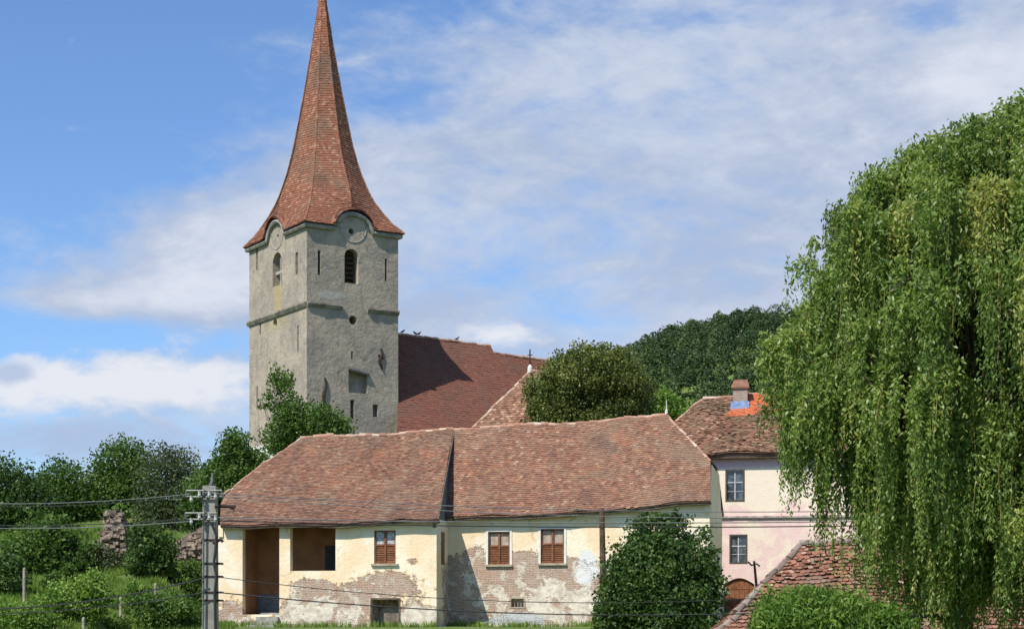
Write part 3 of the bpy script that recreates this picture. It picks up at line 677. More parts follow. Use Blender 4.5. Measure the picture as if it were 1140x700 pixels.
# lean-to slab over the niche, iron wall anchors
nr = MB(); nr.prism([(ni[0] - .05, -.22, ni[3] + .05), (ni[0] - .05, .2, ni[3] + .48), (ni[0] - .05, .2, ni[3] - .02), (ni[0] - .05, -.2, ni[3] - .08)], (ni[1] - ni[0] + .1, 0, -.28)); nr.build('niche_hood', mat_simple('slate_hood', (.12, .12, .115), .9), tower)
for px, py0, py1 in ((361.5, 420, 456), (424, 388, 411)):
    an = MB()
    pts = [FT.loc(px + 1.5 * math.sin(i * 1.1), lerp(py0, py1, i / 7), -.04) for i in range(8)]; an.tube(pts, [.05 + .07 * math.sin(math.pi * (i + .3) / 8) for i in range(8)], 6)
    if px > 400: an.tube([FT.loc(421, 395, -.05), FT.loc(427, 399, -.05)], .06, 6)
    an.build('wall_anchor', iron, tower)
pl_ = MB(); zpl = FT.locx(285, 497, -.15)[2]; pl_.box(-.18, TX + .15, -.18, TY + .2, -6, zpl); pl_.build('plinth', white_wash, tower)
# spire
SA, SB = TX / 2 + .34, TY / 2 + .34; ctr = V3((TX / 2, TY / 2, 0))
ZAP = FT.loc(357, -24, TY / 2)[2]; ZS = ZT - .02
GT = [(0, 1), (.036, .862), (.08, .745), (.13, .63), (.18, .545), (.27, .44), (.364, .36), (.545, .243), (.727, .138), (.909, .045), (1, .006)]
def gprof(t): return float(np.interp(t, [p[0] for p in GT], [p[1] for p in GT]))
def corner(sx, sy, t): gg = gprof(t); return ctr + V3((sx * SA * gg, sy * SB * gg, ZS + t * (ZAP - ZS)))
def midp(dx_, dy_, t): gg = gprof(t) * (1 + .414 * ss(0, .17, t)); return ctr + V3((dx_ * SA * gg, dy_ * SB * gg, ZS + t * (ZAP - ZS)))
def facet(sx, sy, dx_, dy_):
    half = SB if dx_ else SA
    def f(s, t):
        p = lerp(midp(dx_, dy_, t), corner(sx, sy, t), s)
        d = s * half
        q = max(0, 1 - (d / (AR + .12)) ** 2)
        p = p + V3((0, 0, (AH + .12) * math.sqrt(q) * math.exp(-(t / .045) ** 2)))
        return p
    return f
sp = MB(); sr = MB()
ROWS = 104
def tz_map(f): return lambda s, t: f(s, t ** 1.06)
for sx, sy in ((1, -1), (-1, -1), (-1, 1), (1, 1)):
    for dx_, dy_ in ((sx, 0), (0, sy)):
        f = tz_map(facet(sx, sy, dx_, dy_))
        def cuts(i, t, f=f):
            t_ = max(0, i / ROWS); w = np.linalg.norm(f(1, t_) - f(0, t_)); n_ = max(1, round(w / .21)); k0 = .5 if i % 2 else 0
            return [0.] + [(k + (k0 if k0 else 1)) / n_ for k in range(n_ - (0 if k0 else 1))] + [1.]
        tiles(sp, f, ROWS, cuts, None, board=80, lift=.03, rnd=0, jit=.8, miss=.002)
spire = sp.build('spire', tile_spire, church)
for sx, sy in ((1, -1), (-1, -1), (-1, 1), (1, 1)): ridge_tiles(sr, [corner(sx, sy, t) + V3((0, 0, .02)) for t in np.linspace(0.001, .985, 26)], .3, .085, jit=.4)
for dx_, dy_ in ((1, 0), (-1, 0), (0, 1), (0, -1)): ridge_tiles(sr, [midp(dx_, dy_, t) for t in np.linspace(.085, .985, 24)], .3, .075, jit=.4)
sr.build('hip_tiles', tile_spire, spire)
# cornice that follows the arches
cn = MB()
def eaveline(fixed, axis, n=60):
    pts = []; L = TX if axis == 'x' else TY
    for i in range(n + 1):
        u = lerp(-.22, L + .22, i / n); d = abs(u - L / 2); z = ZS - .2 + (AH + .02) * math.sqrt(max(0, 1 - (d / (AR + .02)) ** 2))
        pts.append((u, fixed, z) if axis == 'x' else (fixed, u, z))
    return pts
for fx_, ax in ((-.12, 'x'), (TY + .12, 'x'), (-.12, 'y'), (TX + .12, 'y')): cn.tube(eaveline(fx_, ax), .16, 6)
cn.build('cornice', mat_simple('pale_cornice_plaster', (.38, .36, .31), .9, .3, 2, .02), tower)
# nave and choir
YN = TY / 2
nr0 = FT.loc(443, 370.5, YN); xN0 = TX; zN = FT.loc(443.5, 370.5, YN)[2]; xN1 = FT.loc(546, 385, YN)[0]; zN1 = FT.loc(546, 385, YN)[2]; xC1 = FT.loc(640, 405, YN)[0]; zC0 = FT.loc(547, 392.5, YN)[2]; zC1 = FT.loc(605, 400, YN)[2]
HW = 7.6; DR = 9.2
nv = MB()
def slope(x0, x1, za, zb, hw, dr, mb, rows=46, west=False):
    for s in (-1, 1):
        Lq = lambda t, s=s: V3((x0 + (FT.loc(440.5, 480, YN - hw)[0] - TX) * max(0, 1 - t / (1 - YN / hw)) if west and s < 0 else x0, YN + s * hw * (1 - t), lerp(za - dr, za, t))); Rq = lambda t, s=s: V3((x1, YN + s * hw * (1 - t), lerp(zb - dr, zb, t)))
        tiles(mb, ruled(Lq, Rq), rows, edge_cuts(Lq, Rq, (1, 0, 0), .3), lambda p: .04 * math.sin(p[0] * .8), lift=.014, thick=.012, miss=.0)
slope(xN0 + .02, xN1, zN, zN1, HW, DR, nv, west=True); nroof = nv.build('nave_roof', tile_nave, church)
chx = MB(); slope(xN1 + .02, xC1, zC0, zC0 - .25, HW - .5, DR - .5, chx, 42); croof = chx.build('choir_roof', tile_nave, church)
nw = MB(); nw.box(xN0 + .02, xN1 - .25, YN - HW + .5, YN + HW - .5, -8, zN - DR + .5)
nw.prism([(xN1 - .3, YN - HW + .5, zN1 - DR + .3), (xN1 - .3, YN, zN1 - .25), (xN1 - .3, YN + HW - .5, zN1 - DR + .3)], (.25, 0, 0))
nw.prism([(TX + .03, YN - HW + .5, zN - DR + .3), (TX + .03, YN, zN - .25), (TX + .03, YN + HW - .5, zN - DR + .3)], (.25, 0, 0))
nw.build('nave_wall', tower_m, church)
cw_ = MB(); cw_.box(xN1 + .01, xC1 - .2, YN - HW + 1, YN + HW - 1, -8, zC0 - DR + .8); cw_.prism([(xC1 - .3, YN - HW + 1, zC0 - DR + .6), (xC1 - .3, YN, zC0 - .7), (xC1 - .3, YN + HW - 1, zC0 - DR + .6)], (.25, 0, 0)); cw_.build('choir_wall', tower_m, church)
nrt = MB(); ridge_tiles(nrt, [(xN0, YN, zN), (xN1, YN, zN1)], .4, .14); nrt.build('ridge_tiles', ridge_mat, nroof)
crt = MB(); ridge_tiles(crt, [(xN1, YN, zC0), (xC1, YN, zC0 - .25)], .4, .14); crt.build('ridge_tiles', ridge_mat, croof)
# birds on the nave ridge
bird_m = mat_simple('dark_plumage', (.05, .05, .055), .7, .3, 20, 0.)
for i, (px, flip) in enumerate(((448.5, 1), (462, -1), (466.5, 1), (509, 1))):
    x = FT.loc(px, 372, YN)[0]; z = lerp(zN, zN1, (x - xN0) / (xN1 - xN0)) + .13
    w = FT.world((x, YN, z))
    b = MB(); f = flip
    b.tube([(-.30 * f, 0, .1), (-.2 * f, 0, .13), (-.08 * f, 0, .17), (.05 * f, 0, .21), (.11 * f, 0, .29), (.14 * f, 0, .34), (.19 * f, 0, .345), (.25 * f, 0, .33)], [.02, .045, .095, .1, .06, .06, .045, .008], 8)
    for s in (-.035, .035): b.tube([(0, s, -.02), (0.01 * f, s, .13)], .012, 5)
    bo = b.build('bird', bird_m, smooth=True); bo.location = tuple(w - V3((0, 0, .04))); bo.scale = (.72, .72, .72)
    tag(bo, ('dark bird perched on church roof ridge, closest to tower', 'left one of two dark birds side by side on church roof ridge', 'right one of two dark birds side by side on church roof ridge', 'dark bird alone on church roof ridge, farthest from tower')[i], 'bird', 'birds on the church roof ridge')

# ------------------------------------------------------------------ chapel roof beside the choir
o = P(590, 700, 112); FC = Frame(o[0], o[1], 13.0, R(-14))
chapel = thing('chapel', FC.o, R(-14), 'small hipped chapel with brown tile roof and iron spike beside the choir', 'chapel')
ap = FC.loc(590, 413, 0); ZA = ap[2]; xa = ap[0]; hz_ = 6.2; hx_ = hz_ * .80; ch = MB(); E_ = 6.8
rl = V3((xa, 0, ZA)); rr = V3((xa + 5, 0, ZA))
q = [V3((xa - hx_, -4.4, ZA - hz_)), V3((xa + 5 + hx_, -4.4, ZA - hz_)), V3((xa + 5 + hx_, 4.4, ZA - hz_)), V3((xa - hx_, 4.4, ZA - hz_))]
def hipplane(a, b, c, d, e, mb, rows=40, tw=.2, sag=None, **kw):
    Lq = lambda t: lerp(a, d, t); Rq = lambda t: lerp(b, c, t); tiles(mb, ruled(Lq, Rq), rows, edge_cuts(Lq, Rq, e, tw), sag, **kw)
hipplane(q[0], q[1], rr, rl, (1, 0, 0), ch); hipplane(q[3], q[2], rr, rl, (1, 0, 0), ch, 24, .3)
hipplane(q[0], q[3], rl, rl, (0, 1, 0), ch, 24, .3); hipplane(q[1], q[2], rr, rr, (0, 1, 0), ch, 24, .3)
cr_ = ch.build('roof', tile_mossy, chapel)
cq = MB(); ridge_tiles(cq, [q[0], rl], .35, .11); ridge_tiles(cq, [rl, rr], .35, .11); cq.build('ridge_tiles', ridge_mat, cr_)
cs = MB(); cs.tube([rl + V3((0, 0, -.1)), rl + V3((0, 0, .25)), rl + V3((0, 0, .4))], [.17, .15, .05], 8); cs.build('finial_base', white_wash, cr_)
cs = MB(); cs.tube([rl + V3((0, 0, .3)), rl + V3((0, 0, 1.35))], .045, 6); cs.tube([rl + V3((-.16, 0, 1.0)), rl + V3((.16, 0, 1.0))], .03, 5); cs.build('iron_spike', iron, cr_)
cwl = MB(); cwl.box(xa - hx_ + .5, xa + 5 + hx_ - .5, -3.9, 3.9, -4, ZA - hz_ + .3); cwl.build('wall', tower_m, chapel)

# ------------------------------------------------------------------ pink and cream house
AP = R(10); o = P(795, 700, 97); FP = Frame(o[0], o[1], 6.8, -AP)
pink = thing('rendered_house', FP.o, -AP, 'pink and cream two-storey house with chimney partly behind the willow', 'house')
def mat_pink():
    m, n, b = new_mat('pink_cream_render'); oc = objco(n); x, y, z = n.sep(oc); uv = n.comb(n.m('ADD', x, y), z)
    f = n.noise(uv, .55, 6, .6, .3); f2 = n.noise(uv, 3, 6, .65)
    zc_ = FP.loc(840, 574, 0)[2]
    up = n.m('ADD', n.m('SUBTRACT', z, zc_ + .35), n.m('MULTIPLY', n.m('SUBTRACT', f, .5), 2.6))
    pinkc = n.mix(n.sm(f2, .4, .68), (.72, .50, .46), (.73, .58, .48)); cream = n.mix(n.sm(f2, .4, .7), (.77, .645, .49), (.75, .67, .56))
    c = n.mix(n.sm(up, -.15, .25), pinkc, cream)
    c = n.mix(n.sm(n.noise(uv, .7, 5, .6, .5), .47, .62, 0, .85), c, (.76, .655, .50))
    lowc = n.m('ADD', n.m('SUBTRACT', 2.2, z), n.m('MULTIPLY', n.m('SUBTRACT', f, .5), 3.)); c = n.mix(n.sm(lowc, .3, .8, 0, .8), c, (.70, .61, .50))
    band = n.m('ADD', n.m('SUBTRACT', z, FP.loc(830, 521, 0)[2]), n.m('MULTIPLY', n.m('SUBTRACT', f2, .5), .5)); c = n.mix(n.sm(band, -.05, .15), c, (.60, .44, .47))
    c = n.mix(n.sm(n.noise(n.comb(n.m('MULTIPLY', x, 3.), n.m('MULTIPLY', z, .5)), 1.3, 5, .65), .58, .8, 0, .4), c, (.48, .38, .32))
    n.put(b.inputs['Base Color'], c); b.inputs['Roughness'].default_value = .92; n.put(b.inputs['Normal'], n.bump(n.m('ADD', f2, n.noise(uv, 14, 4)), .015)); return m
pink_m = mat_pink()
def prect(px0, px1, py0, py1):
    m = (px0 + px1) / 2; return FP.loc(px0, py0, 0)[0], FP.loc(px1, py0, 0)[0], FP.loc(m, py1, 0)[2], FP.loc(m, py0, 0)[2]
xP0, xP1 = FP.loc(796, 600, 0)[0] - .2, FP.loc(1010, 600, 0)[0]
zP0, zP1 = FP.loc(792, 506, -.5)[2], FP.loc(845, 499, -.5)[2]; kP = (zP1 - zP0) / (FP.loc(845, 499, 0)[0] - FP.loc(792, 506, 0)[0]) * .35
zPe = zP0 + .15
pw_ = [prect(807.5, 829, 522.5, 558), prect(812, 832, 594.5, 627)]; pdr = prect(806, 840, 643, 671)
pc = MB()
for w in pw_: pc.box(w[0], w[1], -.3, .22, w[2], w[3])
N_ = 10; pc.prism([(pdr[0], -.3, -1.), (pdr[1], -.3, -1.)] + [(lerp(pdr[1], pdr[0], i / N_), -.3, pdr[3] - .35 + .35 * math.sin(math.pi * i / N_)) for i in range(N_ + 1)], (0, .55, 0))
cut(slabwall(xP0, xP1, 0, 9.5, -2, zPe, zPe + .2), pc, 'wall', pink_m, pink)
win_grey = mat_simple('grey_weathered_frame', (.30, .29, .27), .8, .3, 6, .004)
for j, (x0, x1, z0, z1) in enumerate(pw_):
    f = MB(); t = .09
    f.box(x0, x0 + t, -.02, .14, z0, z1); f.box(x1 - t, x1, -.02, .14, z0, z1); f.box(x0 + t, x1 - t, -.018, .138, z1 - t, z1); f.box(x0 + t, x1 - t, -.018, .138, z0, z0 + t)
    w = f.build('window', mat_simple('dark_window_frame', (.10, .085, .07), .8, .3, 6), pink)
    g_ = MB(); m = (x0 + x1) / 2; h = lerp(z0, z1, .6); s = .03
    g_.box(m - s, m + s, .05, .1, z0 + t, z1 - t); g_.box(x0 + t, m - s, .052, .098, h - s, h + s); g_.box(m + s, x1 - t, .052, .098, h - s, h + s)
    for a, b in ((x0 + t, m - s), (m + s, x1 - t)): q1 = lerp(z0 + t, h - s, .5); g_.box(a, b, .06, .09, q1 - .015, q1 + .015)
    g_.build('glazing_bar', mat_simple('pale_bar_paint', (.55, .55, .53), .7), w)
    p_ = MB(); p_.box(x0 + t, x1 - t, .1, .11, z0 + t, z1 - t); p_.build('pane', glass, w)
sc = MB(); za, zb = FP.loc(800, 578.5, 0)[2], FP.loc(885, 572, 0)[2]; N = 12
for i in range(N):
    a, b = lerp(xP0 + .25, xP1, i / N), lerp(xP0 + .25, xP1, (i + 1) / N); d = random.uniform(-.015, .015); zq = lerp(za, zb, .35) 
    sc.prism([(a, .02, zq + .1), (a, -.12 + d, zq + .1), (a, -.12 + d, zq), (a, -.03, zq - .1), (a, .02, zq - .1)], (b - a, 0, 0))
sc.build('string_course', mat_simple('worn_pink_moulding', (.58, .47, .42), .9, .4, 3), pink)
dr = MB(); 
for i in range(6): a, b = lerp(pdr[0], pdr[1], i / 6), lerp(pdr[0], pdr[1], (i + 1) / 6); dr.box(a + .008, b - .008, .12, .18, -.9, pdr[3])
dr.box(pdr[0], pdr[1], .10, .12, pdr[2] + .75, pdr[2] + .87)
dr.build('cellar_door', mat_simple('orange_brown_boards', (.28, .11, .045), .7, .35, 5), pink)
# roof
sgP = lambda p: .07 * math.sin(p[0] * .8 + .5) + .05 * math.sin(p[0] * 1.7 + p[1])
pe0 = V3((FP.loc(792, 505, -.55)[0] - .35, -.55, zP0)); pe1 = V3((xP1 + .4, -.55, zP0 + .25)); YP = 4.7
pr0 = FP.loc(783, 443, YP); pr1 = FP.loc(1010, 433, YP); pr1[2] = pr0[2] + .15
tQ = .52; pv = lerp(pe0, V3((pr0[0], YP, pr0[2])), tQ); pv = FP.loc(750, 464, lerp(-.55, YP, .6)); pe0[0] = pv[0] + .1
pl1 = poly_fn([(0, pe0), (.62, V3((pe0[0], pv[1], lerp(pe0[2], pr0[2], .62)))), (1, pr0)]); pl2 = lambda t: lerp(pe1, pr1, t)
pro = MB(); tiles(pro, ruled(pl1, pl2), 44, edge_cuts(pl1, pl2, (1, 0, 0), .19), sgP, jit=1.6)
pb0 = V3((pe0[0], 2 * YP + .55, pe0[2])); pb1 = V3((pe1[0], 2 * YP + .55, pe1[2])); hipplane(pb0, pb1, pr1, pr0, (1, 0, 0), pro, 24, .3, sgP)
hA = pl1(.62); hB = V3((hA[0], 2 * YP - hA[1], hA[2])); hipplane(hA, hB, pr0, pr0, (0, 1, 0), pro, 16, .3, sgP)
proof = pro.build('roof', tile_mossy, pink)
pg = MB(); pg.prism([(xP0 + .02, 0, zPe - .1), (xP0 + .02, hA[1], hA[2] - .2), (xP0 + .02, hB[1], hB[2] - .2), (xP0 + .02, 9.4, zPe - .1)], (.25, 0, 0)); pg.build('gable', pink_m, pink)
prt = MB(); ridge_tiles(prt, [pr0, pr1], .36, .12, sgP, 1.5); ridge_tiles(prt, [hA, pr0], .36, .09, sgP); prt.build('ridge_tiles', ridge_mat, proof)
# patch of new tiles, chimney
def onroof(px, py):
    best = None
    for i in range(201):
        t = i / 200; y = lerp(-.55, YP, t); p = FP.loc(px, py, y); zr = lerp(pe0[2], pr0[2], t)
        if best is None or abs(p[2] - zr) < best[0]: best = (abs(p[2] - zr), V3((p[0], y, zr)))
    return best[1]
n0, n1, n2, n3 = onroof(807, 466), onroof(880, 462), onroof(883, 434.5), onroof(824, 437.5)
npz = V3((0, -.06, .075))
np_ = MB(); hipplane(n0 + npz, n1 + npz, n2 + npz, n3 + npz, (1, 0, 0), np_, 16, .2, sgP, jit=.4, miss=0); np_.build('tile_patch', tile_new, proof)
c0 = onroof(816, 455); c1 = onroof(832, 455); zc0 = c0[2]
zct = FP.loc(824, 432, c0[1])[2]; wch = c1[0] - c0[0]
ck = MB(); ck.box(c0[0], c1[0], c0[1], c0[1] + .75, zc0 - .6, zct)
def mat_brickwork(name, c1_, c2_, mo):
    m, n, b = new_mat(name); oc = objco(n); x, y, z = n.sep(oc); br = n.n('ShaderNodeTexBrick'); n.put(br.inputs['Vector'], n.comb(n.m('ADD', x, y), z))
    for k, v in (('Color1', (*c1_, 1)), ('Color2', (*c2_, 1)), ('Mortar', (*mo, 1)), ('Scale', 1.), ('Mortar Size', .015), ('Brick Width', .26), ('Row Height', .09)): br.inputs[k].default_value = v
    f = n.noise(oc, 3, 5, .65); c = n.mix(n.sm(f, .4, .7, 0, .8), br.outputs['Color'], mo); n.put(b.inputs['Base Color'], c); b.inputs['Roughness'].default_value = .9
    n.put(b.inputs['Normal'], n.bump(n.m('ADD', n.m('MULTIPLY', br.outputs['Fac'], -1.), f), .015)); return m
chim = ck.build('chimney', mat_brickwork('chimney_brick', (.34, .23, .17), (.28, .19, .14), (.36, .31, .26)), proof)
cp = MB(); e = .1; zc1 = zct
cp.box(c0[0] - e, c1[0] + e, c0[1] - e, c0[1] + .75 + e, zc1, zc1 + .1)
cp.hexa([(c0[0] - e, c0[1] - e, zc1 + .1), (c1[0] + e, c0[1] - e, zc1 + .1), (c1[0] + e, c0[1] + .75 + e, zc1 + .1), (c0[0] - e, c0[1] + .75 + e, zc1 + .1), (c0[0] + .05, c0[1] + .3, zc1 + .52), (c1[0] - .02, c0[1] + .3, zc1 + .52), (c1[0] - .02, c0[1] + .45, zc1 + .52), (c0[0] + .05, c0[1] + .45, zc1 + .52)])
cp.build('chimney_cap', mat_simple('chimney_cap_tile', (.30, .15, .10), .9, .3, 5), proof)
fs = MB(); fs.hexa([tuple(c0 + V3(q)) for q in ((-.12, -.34, -.2), (wch + .1, -.34, -.2), (wch + .1, .02, .16), (-.12, .02, .16), (-.12, -.34, -.15), (wch + .1, -.34, -.15), (wch + .1, -.02, .42), (-.12, -.02, .42))]); fs.build('chimney_flashing', flash_blue, proof)
pe = MB()
for i in range(14): a, b = lerp(xP0 - .1, xP1, i / 14), lerp(xP0 - .1, xP1, (i + 1) / 14); pe.box(a + .004, b - .004, -.42, .02, zP0 - .2, zP0 - .09)
pe.build('eave_board', wood_old, pink)
# leaning post with a bent crossbar in front of the door
D_ = 92; a, b = P(843, 662, D_), P(839.5, 624, D_); tp = MB(); tp.tube([a, lerp(a, b, .5), b], [.075, .07, .06], 7)
base = V3((a[0], a[1], ground(a[0], a[1])))
pt = thing('timber_post', base, 0, 'leaning timber post with short crossbar in front of the pink house', 'post')
def rel(mb, off): mb.v = [tuple(V3(v) - off) for v in mb.v]; return mb
tp.tube([base - V3((0, 0, .2)), a], .075, 7); rel(tp, base).build('shaft', wood_old, pt)
tb_ = MB(); tb_.tube([P(832.5, 625, D_), P(837, 629, D_), P(842, 627, D_), P(846, 630, D_)], .05, 6); rel(tb_, base).build('crossbar', wood_old, pt)

# ------------------------------------------------------------------ near outbuilding with tiled hip roof
o = P(890, 700, 52); FO = Frame(o[0], o[1], 1.0, R(-4))
outb = thing('outbuilding', FO.o, R(-4), 'low brick outbuilding with hipped red tile roof behind the willow', 'outbuilding')
YO = 4.6; r0 = FO.loc(891, 606, YO); r1 = r0 + V3((9.5, 0, 0)); hp = FO.loc(801, 699.5, YO - 2.75)
kx = (r0[0] - hp[0]) / 2.75; zdrop = (r0[2] - hp[2]) / 2.75
e0 = V3((r0[0] - kx * (YO + .4), -.4, r0[2] - zdrop * (YO + .4))); e1 = V3((r1[0] + kx * (YO + .4), -.4, e0[2])); e2 = V3((e1[0], 2 * YO + .4, e0[2])); e3 = V3((e0[0], 2 * YO + .4, e0[2]))
sgO = lambda p: .05 * math.sin(p[0] * .9) + .03 * math.sin(p[0] * 2.1 + p[1])
ob = MB(); hipplane(e0, e1, r1, r0, (1, 0, 0), ob, 42, .17, sgO, rnd=.03, jit=2.2, lift=.035, miss=.02); hipplane(e0, e3, r0, r0, (0, 1, 0), ob, 38, .19, sgO, rnd=.05, jit=1.5)
hipplane(e3, e2, r1, r0, (1, 0, 0), ob, 30, .3, sgO); hipplane(e1, e2, r1, r1, (0, 1, 0), ob, 30, .3, sgO)
oroof = ob.build('roof', tile_near, outb)
og = MB(); ridge_tiles(og, [e0, r0], .36, .12, sgO, 1.8); ridge_tiles(og, [r0, r1], .36, .12, sgO, 1.8); ridge_tiles(og, [r1, e1], .36, .12, sgO); og.build('ridge_tiles', ridge_grey, oroof)
ow = MB(); ow.box(e0[0] + .5, e1[0] - .5, 0, 2 * YO, -1.5, e0[2] + .3); ow.build('wall', mat_brickwork('outbuilding_brick', (.33, .17, .11), (.26, .13, .09), (.38, .33, .27)), outb)

# ------------------------------------------------------------------ foliage
def unit(n): v = rng.normal(size=(n, 3)); return v / np.linalg.norm(v, axis=1)[:, None]
def leaf_polys(c, ln, wd, along, tone):          # folded diamond leaves
    n = len(c); r = unit(n); side = np.cross(along, r); side /= (np.linalg.norm(side, axis=1)[:, None] + 1e-9)
    L = ln[:, None] * .5; Wd = wd[:, None] * .5
    V = np.stack([c - along * L, c + side * Wd - along * L * .15, c + along * L, c - side * Wd - along * L * .15], 1)
    return V.reshape(-1, 3)
def crown(blobs, n, size, clump=.22, shell=.55, droop=.2, toned=0., flat=.8, asp=.62):
    C = []; T = []; tot = sum(b[1] * b[2] * b[3] for b in [(0, *b[1]) for b in blobs])
    for cpos, rad in blobs:
        rad = V3(rad); share = max(60, int(n * rad.prod() / tot)); M = max(14, share // 55)
        d = unit(M); rr = shell + (1.04 - shell) * rng.random(M) ** .55
        rr *= 1 + np.clip(rng.normal(0, .12, M), -.3, .22)
        cc = V3(cpos) + d * rr[:, None] * rad; ct = rng.normal(.45 + toned, .2, M)
        idx = rng.integers(0, M, share); g_ = np.clip(rng.normal(size=(share, 3)), -1.7, 1.7) * (clump * rad.mean()); g_[:, 2] *= flat
        C.append(cc[idx] + g_); T.append(ct[idx] + rng.normal(0, .16, share))
    C = np.concatenate(C); T = np.clip(np.concatenate(T), 0, 1); n = len(C)
    al = unit(n); al[:, 2] -= droop; al /= np.linalg.norm(al, axis=1)[:, None]
    ln = size * rng.uniform(.65, 1.35, n); return leaf_polys(C, ln, ln * asp, al, T), T
def limbs(mb, base, blobs, r0, n_extra=2):
    base = V3(base); top = np.mean([V3(b[0]) for b in blobs], 0); fork = lerp(base, top, .55)
    k = 6; pts = [base - V3((0, 0, .3))] + [lerp(base, fork, i / k) + V3((random.gauss(0, .06), random.gauss(0, .06), 0)) for i in range(1, k + 1)]
    mb.tube(pts, [r0 * (1.25 if i == 0 else 1 - .4 * i / k) for i in range(k + 1)], 8)
    for c, rad in blobs:
        for j in range(1 + n_extra):
            e = V3(c) + (unit(1)[0] * V3(rad) * .75 if j else 0); s = lerp(base, fork, random.uniform(.7, 1.)); m = lerp(s, e, .5) + V3((0, 0, -.06 * np.linalg.norm(e - s)))
            mb.tube([s, lerp(s, m, .5), m, lerp(m, e, .5), e], [r0 * .5, r0 * .4, r0 * .28, r0 * .17, r0 * .06], 6)
def pxblobs(D, bl):                              # (px, py, rx, ry, dD, rd) measured against the photograph, metres at distance D
    out = []
    for px, py, rx, ry, dD, rd in bl:
        d = D + dD; k = d / FPX; out.append((P(px, py, d), (rx * k, rd, ry * k)))
    return out
def tree(name, D, base_px, bl, n, size, mat, label, cat='tree', r0=.2, group=None, **kw):
    b = pxblobs(D, bl); X = (base_px - 570) / FPX * D; base = V3((X, D, ground(X, D)))
    t = thing(name, base, 0, label, cat, group)
    tr = MB(); limbs(tr, base, b, r0); rel(tr, base).build('trunk' if cat == 'tree' else 'stem', bark, t, True)
    V, T = crown(b, n, size, **kw); npmesh('crown' if cat == 'tree' else 'foliage', V - base, 4, T, mat, t)
    return t
def depth_at(px, py, lo=68, hi=112):             # how far off the bank is where the photo shows its foot
    for D in np.arange(lo, hi, .25):
        X = (px - 570) / FPX * D
        if HOR - (ground(X, D) - EYE) / D * FPX <= py: return float(D)
    return hi
def bank_bush(px, bl, *a, **kw):
    foot = max(b[1] + b[3] * .75 for b in bl); return tree('bush', depth_at(px, foot), px, bl, *a, **kw)
# dark round bush before the farmhouse
tree('rounded_bush', 74, 728, [(732, 652, 58, 52, 0, 2.1), (736, 602, 34, 30, 0, 1.3), (768, 628, 32, 34, .2, 1.4), (698, 660, 28, 36, -.3, 1.3), (770, 670, 32, 38, -.2, 1.6), (708, 630, 24, 26, 0, 1.1), (730, 690, 60, 40, -.6, 1.9), (676, 690, 20, 20, -.5, .8), (750, 578, 16, 12, 0, .6), (720, 582, 14, 12, .1, .6), (786, 648, 18, 20, -.3, .8), (694, 640, 12, 16, -.5, .6)], 52000, .165, leaf_dark,
     'large rounded dark green bush in front of the farmhouse wall', 'bush', .09, shell=.55, clump=.15, droop=.5)
# tree at the foot of the tower
tree('leafy_tree', 104, 335, [(312, 424, 15, 17, 0, 1.1), (298, 446, 10, 9, 0, .7), (322, 452, 20, 18, 0, 1.3), (318, 484, 24, 22, 0, 1.6), (350, 472, 34, 20, 0, 1.8), (376, 477, 18, 13, 0, 1.2), (345, 492, 46, 18, 0, 2.)], 14500, .19, leaf_mid,
     'leafy green tree growing at the foot of the church tower', r0=.16, shell=.4, clump=.26)
# round tree behind the ridge
tree('broadleaf_tree', 108, 655, [(655, 435, 56, 42, 0, 3.), (632, 452, 42, 36, 0, 2.6), (690, 448, 34, 38, 0, 2.5), (660, 412, 40, 24, 0, 2.), (610, 450, 20, 28, 0, 1.4), (655, 480, 62, 36, 0, 3)], 75000, .17, leaf_olive,
     'dense round olive green tree rising behind the farmhouse ridge', r0=.25, shell=.8, clump=.11, droop=.3)
# trees on the left bank
LT = 'trees on the left bank'
tree('leafy_tree', 112, 20, [(10, 545, 34, 32, 0, 2.2), (30, 570, 34, 40, 0, 2.2), (-15, 580, 34, 50, 0, 2.2), (5, 610, 40, 30, 0, 2)], 22000, .21, leaf_dark, 'dark green tree at the left edge of the photo', r0=.2, group=LT, shell=.45)
tree('leafy_tree', 116, 68, [(66, 538, 22, 26, 0, 1.8), (80, 560, 28, 28, 0, 2), (56, 575, 28, 30, 0, 2), (75, 600, 36, 28, 0, 2)], 19000, .21, leaf_mid, 'mid green tree between the left edge tree and the ruin', r0=.18, group=LT, shell=.4, clump=.26)
tree('leafy_tree', 118, 140, [(138, 512, 26, 22, 0, 2), (116, 535, 20, 22, 0, 1.6), (150, 540, 36, 28, 0, 2.2), (130, 565, 40, 30, 0, 2.4), (125, 600, 30, 30, 0, 2)], 24000, .21, leaf_mid, 'tall leafy green tree standing behind the stone ruin', r0=.22, group=LT, shell=.42, clump=.25)
tree('twiggy_tree', 114, 196, [(185, 525, 26, 26, 0, 1.8), (205, 522, 20, 22, 0, 1.5), (195, 555, 36, 28, 0, 2), (180, 585, 28, 26, 0, 1.6), (210, 585, 22, 26, 0, 1.6)], 13000, .18, leaf_grey, 'dull grey-green twiggy tree right of the ruin', r0=.16, group=LT, shell=.35, clump=.28)
tree('leafy_tree', 106, 262, [(265, 492, 13, 20, 0, 1.1), (256, 512, 18, 18, 0, 1.2), (272, 520, 20, 22, 0, 1.4), (250, 540, 24, 26, 0, 1.5), (228, 545, 16, 22, 0, 1.2)], 13000, .2, leaf_mid, 'slim green tree directly left of the farmhouse roof below the tower', r0=.14, group=LT, shell=.35, clump=.28)
tree('leafy_tree', 110, 232, [(226, 540, 16, 16, 0, 1.2), (222, 565, 22, 26, 0, 1.5), (240, 575, 18, 30, 0, 1.4)], 9000, .2, leaf_dark, 'small dark tree behind the concrete utility pole', r0=.12, group=LT, shell=.35)
LB = 'bushes on the left bank'
